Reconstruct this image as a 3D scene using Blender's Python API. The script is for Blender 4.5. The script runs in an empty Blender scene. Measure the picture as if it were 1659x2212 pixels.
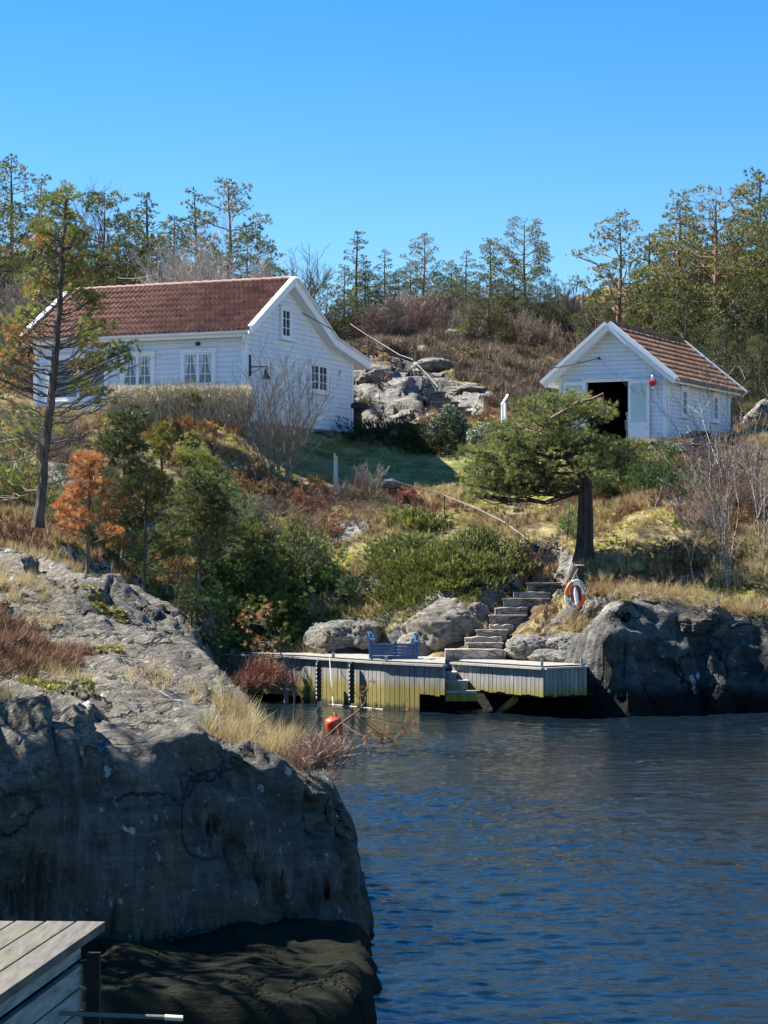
import bpy, bmesh, math, random
import numpy as np
from mathutils import Vector, Matrix, Euler
R = math.radians
PI = math.pi
S = bpy.context.scene
COL = S.collection

# ------------------------------------------------------------ camera, sky, sun, exposure
FPX, CW, CH, HORIZON, CAMZ = 4800.0, 1659.0, 2212.0, 1180.0, 3.74
PITCH = math.atan((HORIZON - CH/2) / FPX)
cam_d = bpy.data.cameras.new("camera"); cam = bpy.data.objects.new("camera", cam_d); COL.objects.link(cam)
cam.location = (0, 0, CAMZ); cam.rotation_euler = (R(90) + PITCH, 0, 0)
cam_d.sensor_fit = 'HORIZONTAL'; cam_d.sensor_width = 36; cam_d.lens = 36*FPX/CW
cam_d.clip_start = 0.1; cam_d.clip_end = 3000
S.camera = cam
SUN_AZ = math.atan2(-0.925, 0.38)          # angle from +Y, towards -X
SUN_EL = R(49)
sdir = Vector((math.sin(SUN_AZ)*math.cos(SUN_EL), math.cos(SUN_AZ)*math.cos(SUN_EL), math.sin(SUN_EL)))
sun_d = bpy.data.lights.new("sun", 'SUN'); sun = bpy.data.objects.new("sun", sun_d); COL.objects.link(sun)
sun_d.energy = 5.0; sun_d.angle = R(0.5); sun_d.color = (1.0, 0.95, 0.88)
sun.rotation_euler = (-sdir).to_track_quat('-Z', 'Y').to_euler(); sun.location = (-30, 20, 60)
W = bpy.data.worlds.new("World"); S.world = W; W.use_nodes = True
nt = W.node_tree; nt.nodes.clear()
sky = nt.nodes.new('ShaderNodeTexSky'); sky.sky_type = 'NISHITA'; sky.sun_disc = False
sky.sun_elevation = SUN_EL; sky.sun_rotation = SUN_AZ
sky.air_density = 1.0; sky.dust_density = 0.0; sky.ozone_density = 4.0; sky.altitude = 300
bg = nt.nodes.new('ShaderNodeBackground'); bg.inputs[1].default_value = 0.068
wo = nt.nodes.new('ShaderNodeOutputWorld')
hs = nt.nodes.new('ShaderNodeHueSaturation'); hs.inputs['Saturation'].default_value = 1.38; hs.inputs['Hue'].default_value = 0.502; nt.links.new(sky.outputs[0], hs.inputs['Color']); nt.links.new(hs.outputs[0], bg.inputs[0]); nt.links.new(bg.outputs[0], wo.inputs[0])
S.view_settings.view_transform = 'Standard'; S.view_settings.look = 'None'
S.view_settings.exposure = 1.42; S.view_settings.gamma = 1.0; S.view_settings.use_curve_mapping = False
S.render.engine = 'CYCLES'
S.cycles.max_bounces = 5; S.cycles.diffuse_bounces = 2; S.cycles.glossy_bounces = 3
S.cycles.transparent_max_bounces = 4; S.cycles.transmission_bounces = 2
S.cycles.use_denoising = True

def P(x, y, D):
    """world point at depth Y = D seen at photo position (x, y), photo taken as 1659 x 2212"""
    a = (x - CW/2)/FPX; b = (CH/2 - y)/FPX
    c, s = math.cos(PITCH), math.sin(PITCH)
    d = Vector((a, c - b*s, s + b*c))
    k = D/d.y
    return Vector((d.x*k, D, CAMZ + d.z*k))

# ------------------------------------------------------------ vectorised value noise
def _hash(ix, iy, iz, seed):
    h = (ix.astype(np.int64)*374761393 + iy.astype(np.int64)*668265263 + iz.astype(np.int64)*2147483647 + seed*144665) & 0xffffffff
    h = ((h ^ (h >> 13)) * 1274126177) & 0xffffffff
    h = ((h ^ (h >> 15)) * 2246822519) & 0xffffffff
    return ((h ^ (h >> 16)) & 0xffffff)/float(0xffffff)*2 - 1
def vnoise(x, y, z=0.0, seed=0):
    x = np.asarray(x, float); y = np.asarray(y, float)*np.ones_like(x); z = np.asarray(z, float)*np.ones_like(x)
    x0, y0, z0 = np.floor(x), np.floor(y), np.floor(z)
    fx, fy, fz = x-x0, y-y0, z-z0
    u, v, w = [f*f*f*(f*(f*6-15)+10) for f in (fx, fy, fz)]
    r = 0
    for i in (0, 1):
        for j in (0, 1):
            for k in (0, 1):
                r = r + _hash(x0+i, y0+j, z0+k, seed)*(u if i else 1-u)*(v if j else 1-v)*(w if k else 1-w)
    return r
def fbm(x, y, z=0.0, oct=4, seed=0, gain=0.5):
    s = 0; a = 1.0; f = 1.0; n = 0
    for o in range(oct):
        s = s + a*vnoise(np.asarray(x)*f, np.asarray(y)*f, np.asarray(z)*f, seed+o*17); n += a; a *= gain; f *= 2.03
    return s/n
def ridged(x, y, z=0.0, oct=3, seed=0):
    s = 0; a = 1.0; f = 1.0; n = 0
    for o in range(oct):
        s = s + a*(1-np.abs(vnoise(np.asarray(x)*f, np.asarray(y)*f, np.asarray(z)*f, seed+o*31))*2); n += a; a *= 0.5; f *= 2.1
    return s/n
def cracks(x, y, z, seed, w=.03, f=.6):
    """0..1, 1 in the bottom of a joint"""
    wx_ = x+.35*fbm(x*1.5, y*1.5, z*1.5, 3, seed+3); wz_ = z+.35*fbm(x*1.5, y*1.5, z*1.5, 3, seed+4)
    a = vnoise(wx_*f*1.6, y*f*.6, wz_*f*.35, seed); b = vnoise(wx_*f*.35, y*f*.6, wz_*f*1.9, seed+1); c = vnoise((wx_+wz_)*f*1.3, y*f, (wz_-wx_)*f*.3, seed+2)
    return np.maximum(np.maximum(np.exp(-(a/w)**2), np.exp(-(b/w)**2)*.8), np.exp(-(c/w)**2)*.9)
def sstep(a, b, x):
    t = np.clip((x-a)/(b-a), 0, 1); return t*t*(3-2*t)

# ------------------------------------------------------------ mesh collection
class MB:
    def __init__(s): s.V = []; s.F = []; s.n = 0; s.C = []
    def add(s, V, F, col=None):
        V = np.asarray(V, float).reshape(-1, 3)
        if isinstance(F, np.ndarray): Fs = [F]
        else:
            by = {}
            for f in F: by.setdefault(len(f), []).append(f)
            Fs = [np.array(v) for v in by.values()]
        for f in Fs:
            if len(f): s.F.append(f.astype(np.int64)+s.n)
        s.V.append(V); s.n += len(V)
        if col is None: c = np.ones((len(V), 3))*0.5
        else: c = np.ones((len(V), 3))*np.asarray(col, float)
        s.C.append(c)
        return s
    def box(s, c, size, rot=None, col=None):
        sx, sy, sz = [d/2 for d in size]
        V = np.array([[x, y, z] for x in (-sx, sx) for y in (-sy, sy) for z in (-sz, sz)], float)
        if rot is not None: V = V @ np.array(rot.to_3x3() if hasattr(rot, 'to_3x3') else rot).T
        V = V + np.array(c)
        F = [(0,1,3,2),(4,6,7,5),(0,4,5,1),(2,3,7,6),(0,2,6,4),(1,5,7,3)]
        return s.add(V, F, col)
    def beam(s, a, b, w, h, up=(0,0,1), col=None):
        """box from a to b, w wide, h along up"""
        a = Vector(a); b = Vector(b); d = (b-a); L = d.length; d.normalize()
        u = Vector(up); x = d.cross(u); x.normalize(); u = x.cross(d)
        V = []
        for p in (a, b):
            for i, j in ((-1,-1),(1,-1),(1,1),(-1,1)):
                V.append(p + x*(i*w/2) + u*(j*h/2))
        return s.add([tuple(v) for v in V], [(3,2,1,0),(4,5,6,7),(0,1,5,4),(1,2,6,5),(2,3,7,6),(3,0,4,7)], col)
    def tube(s, pts, rad, k=6, col=None, cap=True):
        pts = np.asarray(pts, float); n = len(pts)
        rad = np.ones(n)*np.asarray(rad, float)
        T = np.gradient(pts, axis=0); T /= np.linalg.norm(T, axis=1)[:, None]+1e-9
        ref = np.array([0.13, 0.31, 0.94]) if abs(T[:, 2]).mean() < .8 else np.array([0.95, 0.2, 0.1])
        A = np.cross(T, ref); A /= np.linalg.norm(A, axis=1)[:, None]+1e-9
        B = np.cross(T, A)
        th = np.arange(k)*2*PI/k
        V = pts[:, None, :] + rad[:, None, None]*(np.cos(th)[None, :, None]*A[:, None, :] + np.sin(th)[None, :, None]*B[:, None, :])
        i = np.arange(n-1)[:, None]*k; j = np.arange(k)[None, :]; j2 = (j+1) % k
        F = np.stack([(i+j), (i+k+j), (i+k+j2), (i+j2)], -1).reshape(-1, 4)
        s.add(V.reshape(-1, 3), F, col)
        if cap:
            s.F.append(np.array([[s.n-n*k+q for q in range(k)]])); s.F.append(np.array([[s.n-1-q for q in range(k)]]))
        return s
    def lathe(s, prof, c=(0,0,0), k=16, axis='z', col=None):
        th = np.arange(k)*2*PI/k; V = []
        for r, z in prof: V.append(np.stack([r*np.cos(th), r*np.sin(th), np.full(k, z)], 1))
        V = np.concatenate(V); n = len(prof)
        if axis == 'y': V = V[:, [0, 2, 1]]
        if axis == 'x': V = V[:, [2, 0, 1]]
        i = np.arange(n-1)[:, None]*k; j = np.arange(k)[None, :]; j2 = (j+1) % k
        F = np.stack([(i+j), (i+j2), (i+k+j2), (i+k+j)], -1).reshape(-1, 4)
        return s.add(V+np.array(c), F, col)
    def xf(s, M):
        A = np.array(M)
        s.V = [v @ A[:3, :3].T + A[:3, 3] for v in s.V]; return s
    def build(s, name, m, parent=None, smooth=False):
        me = bpy.data.meshes.new(name)
        V = np.concatenate(s.V) if s.V else np.zeros((0, 3))
        tot = np.concatenate([np.full(len(f), f.shape[1]) for f in s.F]).astype(np.int32)
        lo = np.concatenate([f.ravel() for f in s.F]).astype(np.int32)
        st = np.concatenate([[0], np.cumsum(tot)[:-1]]).astype(np.int32)
        me.vertices.add(len(V)); me.vertices.foreach_set('co', V.astype(np.float32).ravel())
        me.loops.add(len(lo)); me.loops.foreach_set('vertex_index', lo)
        me.polygons.add(len(tot)); me.polygons.foreach_set('loop_start', st); me.polygons.foreach_set('loop_total', tot)
        me.polygons.foreach_set('use_smooth', np.full(len(tot), bool(smooth)))
        me.update(calc_edges=True)
        C = np.concatenate(s.C); C = np.concatenate([C, np.ones((len(C), 1))], 1)
        at = me.color_attributes.new('col', 'FLOAT_COLOR', 'POINT'); at.data.foreach_set('color', C.astype(np.float32).ravel())
        me.materials.append(m)
        o = bpy.data.objects.new(name, me); COL.objects.link(o)
        if parent is not None: o.parent = parent
        return o

def tag(o, label=None, cat=None, group=None, kind=None):
    if label: o['label'] = label
    if cat: o['category'] = cat
    if group: o['group'] = group
    if kind: o['kind'] = kind
    return o
def empty(name, loc=(0,0,0), rz=0, label=None, cat=None, group=None):
    o = bpy.data.objects.new(name, None); COL.objects.link(o); o.location = loc; o.rotation_euler = (0, 0, rz)
    o.empty_display_size = .1
    return tag(o, label, cat, group)
def copy_tree(o, loc=None, rz=None, sc=None, label=None, parent=None):
    c = o.copy(); COL.objects.link(c)
    if parent is not None: c.parent = parent
    if loc is not None: c.location = loc
    if rz is not None: c.rotation_euler = (0, 0, rz)
    if sc is not None: c.scale = sc
    if label: c['label'] = label
    for ch in list(o.children): copy_tree(ch, parent=c)
    return c

# ------------------------------------------------------------ node materials
class N:
    def __init__(s, name):
        s.m = bpy.data.materials.new(name); s.m.use_nodes = True; s.t = s.m.node_tree; s.t.nodes.clear()
        s.out = s.t.nodes.new('ShaderNodeOutputMaterial')
        s.bs = s.t.nodes.new('ShaderNodeBsdfPrincipled'); s.t.links.new(s.bs.outputs[0], s.out.inputs[0])
        s.bs.inputs['Roughness'].default_value = 0.8
        s.geo = None; s.tc = None
    def put(s, sock, v):
        if hasattr(v, 'bl_idname') or isinstance(v, bpy.types.NodeSocket): s.t.links.new(v, sock)
        elif isinstance(v, (tuple, list)):
            sock.default_value = tuple(v) + ((1,) if len(v) == 3 and len(sock.default_value) == 4 else ())
        else: sock.default_value = v
    def node(s, ty, **kw):
        n = s.t.nodes.new(ty)
        for k, v in kw.items(): setattr(n, k, v)
        return n
    def pos(s):
        if not s.geo: s.geo = s.node('ShaderNodeNewGeometry')
        return s.geo.outputs['Position']
    def nrm(s):
        s.pos(); return s.geo.outputs['Normal']
    def obj(s):
        if not s.tc: s.tc = s.node('ShaderNodeTexCoord')
        return s.tc.outputs['Object']
    def map(s, v, scale=(1,1,1), rot=(0,0,0), loc=(0,0,0)):
        n = s.node('ShaderNodeMapping'); s.put(n.inputs[0], v)
        n.inputs['Scale'].default_value = scale; n.inputs['Rotation'].default_value = rot; n.inputs['Location'].default_value = loc
        return n.outputs[0]
    def noise(s, v, scale=1, detail=4, rough=.55, dist=0, col=False):
        n = s.node('ShaderNodeTexNoise'); s.put(n.inputs['Vector'], v)
        n.inputs['Scale'].default_value = scale; n.inputs['Detail'].default_value = detail; n.inputs['Roughness'].default_value = rough
        n.inputs['Distortion'].default_value = dist
        return n.outputs[1 if col else 0]
    def voro(s, v, scale=1, feat='F1', rnd=1, out=0):
        n = s.node('ShaderNodeTexVoronoi', feature=feat); s.put(n.inputs['Vector'], v); n.inputs['Scale'].default_value = scale
        n.inputs['Randomness'].default_value = rnd
        return n.outputs[out]
    def ramp(s, f, stops, interp='LINEAR'):
        n = s.node('ShaderNodeValToRGB'); s.put(n.inputs[0], f); cr = n.color_ramp; cr.interpolation = interp
        while len(cr.elements) < len(stops): cr.elements.new(.5)
        for e, (p, c) in zip(cr.elements, stops):
            e.position = p; e.color = (c, c, c, 1) if isinstance(c, (int, float)) else tuple(c)+(1,)
        return n.outputs[0]
    def math(s, op, a, b=0, clamp=False):
        n = s.node('ShaderNodeMath', operation=op, use_clamp=clamp); s.put(n.inputs[0], a); s.put(n.inputs[1], b); return n.outputs[0]
    def mix(s, f, a, b, blend='MIX'):
        n = s.node('ShaderNodeMix', data_type='RGBA', blend_type=blend)
        s.put(n.inputs[0], f); s.put(n.inputs[6], a); s.put(n.inputs[7], b); return n.outputs[2]
    def attr(s, name='col'):
        n = s.node('ShaderNodeAttribute'); n.attribute_name = name; return n.outputs[0]
    def sep(s, v):
        n = s.node('ShaderNodeSeparateXYZ'); s.put(n.inputs[0], v); return n.outputs
    def bump(s, h, strength=.5, dist=.02, normal=None):
        n = s.node('ShaderNodeBump'); s.put(n.inputs['Height'], h); n.inputs['Strength'].default_value = strength; n.inputs['Distance'].default_value = dist
        if normal is not None: s.put(n.inputs['Normal'], normal)
        return n.outputs[0]
    def set(s, **kw):
        mp = dict(color='Base Color', rough='Roughness', metal='Metallic', normal='Normal', spec='Specular IOR Level', trans='Transmission Weight', ior='IOR', coat='Coat Weight')
        for k, v in kw.items(): s.put(s.bs.inputs[mp[k]], v)
        return s.m

def m_plain(name, col, rough=.6, var=.12, scale=6, bump=.0, metal=0):
    n = N(name); f = n.noise(n.obj(), scale, 5)
    c = n.mix(n.ramp(f, [(.3, 0), (.7, 1)]), tuple(x*(1-var) for x in col), tuple(min(1, x*(1+var)) for x in col))
    kw = {}
    if bump: kw['normal'] = n.bump(n.noise(n.obj(), scale*5, 5), bump, .01)
    return n.set(color=c, rough=rough, metal=metal, **kw)

def m_leaf(name, rough=.6, transl=.25, tint=(1,1,1)):
    n = N(name); c = n.mix(1.0, n.attr(), tint, 'MULTIPLY')
    n.set(color=c, rough=rough, spec=.3)
    tr = n.node('ShaderNodeBsdfTranslucent'); n.t.links.new(c, tr.inputs[0])
    mx = n.node('ShaderNodeMixShader'); mx.inputs[0].default_value = transl
    n.t.links.new(n.bs.outputs[0], mx.inputs[1]); n.t.links.new(tr.outputs[0], mx.inputs[2]); n.t.links.new(mx.outputs[0], n.out.inputs[0])
    return n.m

def m_rock(name, light=(.40,.375,.33), dark=(.13,.125,.12), lichen=.5, foli=(0, 0, 0), wet=None, shade_band=None, crack=1.0, spec=.25, sc=1.0, brown=(.20,.15,.10)):
    n = N(name); p = n.pos()
    q = n.map(p, (1*sc, 1*sc, 1*sc), foli)
    st = n.map(q, (.5, 3.2, 3.2))
    big = n.noise(q, .9, 5, .6, .3)
    mid = n.noise(st, 2.2, 7, .65, .4)
    fine = n.noise(p, 26*sc, 6, .7)
    lam = n.noise(n.map(q, (.35, 5.5, 5.5)), 3.2, 6, .7, .3)
    c = n.mix(n.ramp(mid, [(.3, 0), (.68, 1)]), dark, light)
    c = n.mix(n.ramp(lam, [(.36, .75), (.5, 0)]), c, tuple(x*.5 for x in dark))
    c = n.mix(n.ramp(big, [(.42, 0), (.62, .55)]), c, brown)
    c = n.mix(n.ramp(fine, [(.36, .75), (.6, 0)]), c, tuple(x*.45 for x in dark))
    # crack lines
    wv = n.node('ShaderNodeVectorMath', operation='ADD'); n.put(wv.inputs[0], n.map(q, (.7, 1.6, 1.3)))
    sv = n.node('ShaderNodeVectorMath', operation='SCALE'); n.put(sv.inputs[0], n.noise(q, 1.6, 4, col=True)); sv.inputs['Scale'].default_value = 1.8
    n.put(wv.inputs[1], sv.outputs[0])
    ck = n.voro(wv.outputs[0], .7, 'DISTANCE_TO_EDGE')
    ckm = n.math('MULTIPLY', n.ramp(ck, [(0, 1), (.010, .6), (.03, 0)]), n.ramp(n.noise(p, .7, 3), [(.38, 0), (.5, 1)]))
    c = n.mix(n.math('MULTIPLY', ckm, .8*crack), c, (.02, .02, .018))
    # pale lichen spots
    lv = n.noise(n.map(p, (1, 1, .7)), 2.6*sc, 6, .62, .6); lm = n.ramp(lv, [(.635, 0), (.66, 1)])
    c = n.mix(n.math('MULTIPLY', lm, lichen), c, (.52, .55, .54))
    lv2 = n.noise(p, 5*sc, 5, .6, .4); c = n.mix(n.math('MULTIPLY', n.ramp(lv2, [(.6, 0), (.66, 1)]), lichen*.35), c, (.30, .33, .12))
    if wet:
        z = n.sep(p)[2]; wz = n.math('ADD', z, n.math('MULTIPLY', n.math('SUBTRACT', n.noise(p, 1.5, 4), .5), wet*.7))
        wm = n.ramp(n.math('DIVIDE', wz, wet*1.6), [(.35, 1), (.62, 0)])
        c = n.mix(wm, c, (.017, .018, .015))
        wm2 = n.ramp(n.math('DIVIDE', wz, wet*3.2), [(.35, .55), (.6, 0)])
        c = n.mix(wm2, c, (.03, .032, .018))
    if shade_band:     # shade of the steep face painted in, dark below a ragged upper limit
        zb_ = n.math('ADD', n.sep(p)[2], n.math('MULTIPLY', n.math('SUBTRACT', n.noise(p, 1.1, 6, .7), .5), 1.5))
        bm_ = n.math('MULTIPLY', n.ramp(n.math('DIVIDE', zb_, shade_band*2), [(.40, .86), (.58, 0)]), n.math('SUBTRACT', 1.0, n.math('MULTIPLY', lm, .8)))
        shade_c = n.mix(n.ramp(mid, [(.3, 0), (.7, 1)]), (.020, .021, .021), (.12, .118, .108))
        shade_c = n.mix(n.math('MULTIPLY', n.ramp(n.noise(n.map(p, (2.4, 2.4, .45)), 1.5, 7, .72, .4), [(.5, 0), (.66, 1)]), .75), shade_c, (.21, .21, .195))
        shade_c = n.mix(n.math('MULTIPLY', n.ramp(n.noise(n.map(p, (1.5, 1.5, .5), loc=(5, 2, 1)), 1.1, 4, .6), [(.5, 0), (.7, 1)]), .5), shade_c, (.10, .10, .045))
        shade_c = n.mix(n.ramp(n.noise(n.map(p, (1, 1, .8)), 11, 5, .65), [(.63, 0), (.67, .85)]), shade_c, (.34, .37, .36))
        c = n.mix(bm_, c, shade_c)
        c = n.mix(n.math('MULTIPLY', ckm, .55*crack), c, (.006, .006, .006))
    h = n.math('ADD', n.math('ADD', n.math('MULTIPLY', mid, 1.0), n.math('MULTIPLY', fine, .35)), n.math('MULTIPLY', lam, .6))
    h = n.math('SUBTRACT', h, n.math('MULTIPLY', ckm, .8*crack))
    return n.set(color=c, rough=.85, spec=spec, normal=n.bump(h, .95, .09))
# ------------------------------------------------------------ terrain
def rbf(pts, vals):
    pts = np.array(pts, float); vals = np.array(vals, float); n = len(pts)
    K = np.linalg.norm(pts[:, None]-pts[None], axis=2) - np.eye(n)*.05
    Pm = np.concatenate([np.ones((n, 1)), pts], 1)
    A = np.block([[K, Pm], [Pm.T, np.zeros((3, 3))]])
    w = np.linalg.solve(A, np.concatenate([vals, np.zeros(3)]))
    def f(x, y):
        x = np.asarray(x, float); sh = x.shape; q = np.stack([x.ravel(), np.asarray(y, float).ravel()], 1)
        r = np.zeros(len(q))
        for a in range(0, len(q), 20000):
            b = q[a:a+20000]; r[a:a+20000] = np.linalg.norm(b[:, None]-pts[None], axis=2) @ w[:n] + w[n] + b @ w[n+1:]
        return r.reshape(sh)
    return f

CP = {  # photo column: (y, depth) of visible or implied ground
 -200: [(1150,50),(1050,54),(980,58),(900,64),(860,75),(740,92),(560,115)],
    0: [(1190,48),(1100,53),(1000,58),(905,64),(860,75),(750,92),(580,115)],
  150: [(1270,47),(1190,50),(1090,54),(1000,58),(910,64),(890,68),(880,76),(760,92),(640,112)],
  300: [(1330,48),(1230,52),(1120,56),(1010,60),(925,63.3),(893,65.5),(885,76),(790,92),(690,112)],
  450: [(1400,51),(1290,54),(1180,57.5),(1060,61),(950,64),(905,65.5),(875,76),(800,90),(720,112)],
  600: [(1395,56.2),(1330,57.5),(1240,59),(1140,61),(1040,63.3),(985,65.2),(940,68),(890,74),(800,88),(725,112)],
  700: [(1395,55.6),(1330,57),(1250,58.3),(1150,60.5),(1060,62.8),(1000,66),(955,70),(930,74),(800,86),(730,112)],
  800: [(1400,55.2),(1330,56),(1230,57.8),(1140,60),(1080,62),(1010,66),(950,70.5),(930,72.3),(870,73.4),(800,77),(745,81),(712,90),(700,110)],
  900: [(1400,54.5),(1320,55.4),(1240,57.4),(1140,60),(1085,62.2),(1010,66.5),(955,70.5),(920,71.5),(880,72.6),(820,76),(762,81),(724,88),(700,110)],
 1000: [(1412,53.4),(1330,54.6),(1250,56.6),(1150,59.5),(1092,62),(1040,65),(985,68.5),(920,70.5),(895,72),(840,76),(770,82),(722,90),(700,112)],
 1100: [(1415,52.6),(1330,54.2),(1250,56.6),(1170,58.5),(1098,61.5),(1060,64),(1000,68),(925,70),(895,72),(835,78),(770,86),(715,94),(690,112)],
 1200: [(1420,51.6),(1370,52.4),(1310,53.6),(1240,55.3),(1180,57.3),(1105,60.5),(1065,62.5),(985,66),(955,68),(945,72),(860,78),(770,88),(705,98),(680,112)],
 1300: [(1545,49.75),(1400,50.1),(1330,50.4),(1296,51.1),(1270,52.7),(1205,55.6),(1150,57.8),(1100,60),(1060,62.3),(985,65),(957,66.5),(950,72),(870,80),(760,92),(690,108)],
 1400: [(1550,49.7),(1400,50.1),(1340,50.4),(1300,51.0),(1275,52.4),(1200,55.8),(1140,58),(1090,60.2),(1040,62),(975,65),(958,66.5),(952,72),(880,80),(770,92),(690,108)],
 1500: [(1552,49.7),(1400,50.1),(1350,50.4),(1318,51.1),(1255,53.6),(1180,56.3),(1100,59.3),(1020,62.3),(965,65),(955,68),(950,73),(880,80),(790,90),(690,108)],
 1600: [(1552,49.6),(1420,50.0),(1360,50.4),(1325,51.2),(1240,54.0),(1170,56.5),(1090,59.5),(1020,62.5),(970,65),(950,69),(930,74),(860,79),(780,90),(670,108)],
 1700: [(1552,49.6),(1420,50.0),(1370,50.4),(1325,51.3),(1230,54.8),(1150,57.5),(1080,60),(1010,63),(960,66),(910,72),(840,78),(760,90),(650,108)],
 1900: [(1552,49),(1400,51.5),(1300,53.4),(1200,56),(1100,60),(1000,64),(920,70),(820,80),(740,92),(620,108)],
}
cp, cv = [], []
for x, lst in CP.items():
    for y, D in lst:
        p = P(x, y, D); cp.append((p.x, p.y)); cv.append(p.z)
# under the water, the inlet and the far surroundings
for X, Y, z in [(-1.5,49,-1.6),(0,47,-2),(3,46,-2),(6,46,-2),(9,46,-2),(12,46,-2),(0,50.3,-1.0),(2,50,-1),(4,49.8,-1),(-1,52.2,-.9),(-2,54,-.8),(-3.3,55,-.7),(-4.2,53.5,-.6),
                (-3,46,-2),(-2.6,42,-1.2),(-2.9,50,-1.5),(-5.2,50,1.0),(-4.9,46,1.2),(-4.4,42,1.2),(-3.9,39,1.1),(-6.5,44,2.7),(-6.5,40,2.6),(-9,44,3.6),(-9,38,3.4),(-14,40,4.2),(-5.3,53.5,1.0),(-5,56,1.1),
                (2,52.2,.6),(3.2,51,.5),(.3,53.2,.8),(-1.5,54.8,.8),(-3,56.5,.9),
                (-20,60,8),(-30,60,10),(-40,90,14),(-30,120,22),(-12,125,19),(0,130,16),(12,125,18),(30,120,23),(40,90,14),(30,60,7),(20,55,4),(20,50,1.5),(20,46,-1.5),(35,46,-1),(0,180,15),(-50,180,26),(50,180,26),(-60,60,12),(60,60,9),(-40,160,24),(40,160,24)]:
    cp.append((X, Y)); cv.append(z)
ground0 = rbf(cp, cv)
def dpt0(x): return P(x, 1440, 50)

gx = np.unique(np.round(np.concatenate([np.arange(-60,-16,2.0), np.arange(-16,-12,.5), np.arange(-12,12.01,.13), np.arange(12,16,.5), np.arange(16,61,2.0)]), 3))
gy = np.unique(np.round(np.concatenate([np.arange(36,48,.5), np.arange(48,49.2,.13), np.arange(49.2,52.6,.06), np.arange(52.6,73,.13), np.arange(73,92,.22), np.arange(92,120,.8), np.arange(120,182,3)]), 3))
GX, GY = np.meshgrid(gx, gy)
CLIFF = sstep(3.9,4.9,GX)*sstep(47.5,49,GY)*(1-sstep(52.5,54.5,GY))
WRP = np.clip(fbm(GX*.75, GX*0+3, 0, 3, 15)*1.3 + np.abs(fbm(GX*1.6, GX*0+8, 0, 2, 16))*.7, -.5, .9)*CLIFF
GZ = ground0(GX, GY + WRP)
d_y, d_x = np.gradient(GZ, gy, gx)
slope = np.sqrt(d_x**2 + d_y**2)
# places levelled by people: the plot of each house and the lawn
def frame(o, d):   # local axes: origin o, unit vector d along the first side
    return lambda X, Y: ((X-o[0])*d[0]+(Y-o[1])*d[1], -(X-o[0])*d[1]+(Y-o[1])*d[0])
def blob(cx, cy, rx, ry, soft=.35, rot=0):
    c, s = math.cos(rot), math.sin(rot); u = ((GX-cx)*c+(GY-cy)*s)/rx; v = (-(GX-cx)*s+(GY-cy)*c)/ry
    return 1-sstep(1-soft, 1+soft, np.sqrt(u*u+v*v))
lawn = np.clip(blob(.9, 66.0, 4.6, 4.4, .2) , 0, 1)*sstep(62.0, 62.9, GY)*(1-sstep(68.2,69.4,GY))
lawn2 = blob(4.6, 62.4, 4.5, 1.5, .3)
flat = np.clip(lawn + lawn2*.6, 0, 1)
rough_n = fbm(GX*.55, GY*.55, 0, 5, 3)*.55 + fbm(GX*1.9, GY*1.9, 0, 3, 9)*.16
steep = sstep(.55, 1.3, slope)*(1-(1-sstep(4.2,4.8,GX))*(1-sstep(51.5,52.5,GY))*sstep(-3,-2,GX))
bq = fbm(GX*.5+7, GY*.8, GZ*.8, 3, 40)*7 + GZ*1.1; blk = (np.floor(bq)+sstep(.3,1,bq-np.floor(bq)))/7*.55*(GZ>.2)
GZ = GZ + rough_n*(1-.85*flat)*(.55+.5*sstep(72, 80, GY)) + steep*blk*.5*(1-flat)
GZ += (ridged(GX*.9, GY*.9, GZ*.9, 3, 77)-.2)*.22*steep
# house plot
hA = P(530, 900, 65.0); HG = Vector((math.sin(R(23.7)), math.cos(R(23.7)), 0)); HL = Vector((-HG.y, HG.x, 0))
a_, b_ = frame((hA.x, hA.y), (HG.x, HG.y))(GX, GY)      # a along gable wall, b to the left along the front
pl = (1-sstep(0, .9, -a_))*(1-sstep(7.6, 8.6, a_))*(1-sstep(0, .5, -b_))*(1-sstep(7.6, 8.8, b_))
HZ = 7.5
GZ = GZ*(1-pl) + np.minimum(GZ, HZ)*pl*.5 + HZ*pl*.5
# bed of the stone steps
STEPS = [(962,1092,1404,52.4),(1010,1085,1392,52.9),(1005,1085,1377,53.3),(1030,1095,1364,53.7),(1058,1110,1350,54.1),(1058,1135,1332,54.5),(1070,1140,1313,54.9),(1088,1185,1296,55.3),(1110,1190,1280,55.8),(1140,1212,1262,56.3),(1150,1195,1245,56.8)]
HSTEPS = [(972,1030,900,73.0),(958,1018,890,73.5),(945,1005,880,74.0),(932,990,870,74.5),(922,975,860,75.0),(916,962,848,75.5)]
NOVEG = []
for x0, x1, y, D in STEPS+HSTEPS:
    a = P(x0, y, D); b = P(x1, y, D); dx = np.maximum(np.maximum(a.x-GX, GX-b.x), 0); dy_ = np.maximum(np.maximum(D-.9-GY, GY-D-.45), 0); w_ = 1-sstep(0, .45, np.hypot(dx, dy_))
    GZ = GZ*(1-w_) + np.minimum(GZ, a.z-.12)*w_; NOVEG.append((a.x-.15, b.x+.15, D-1.0, D+.5))
_l = P(1243, 1365, 52.2); w_ = 1-sstep(.45, 1.0, np.hypot(GX-_l.x, (GY-51.9)*.8)); GZ = GZ*(1-w_)+np.minimum(GZ, _l.z)*w_; NOVEG.append((_l.x-.45, _l.x+.35, 51, 52.3))
NOVEG.append((dpt0(962).x, dpt0(1267).x, 49, 52.4)); NOVEG.append((-4.5, 2.0, 50.5, 54.4))
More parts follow.
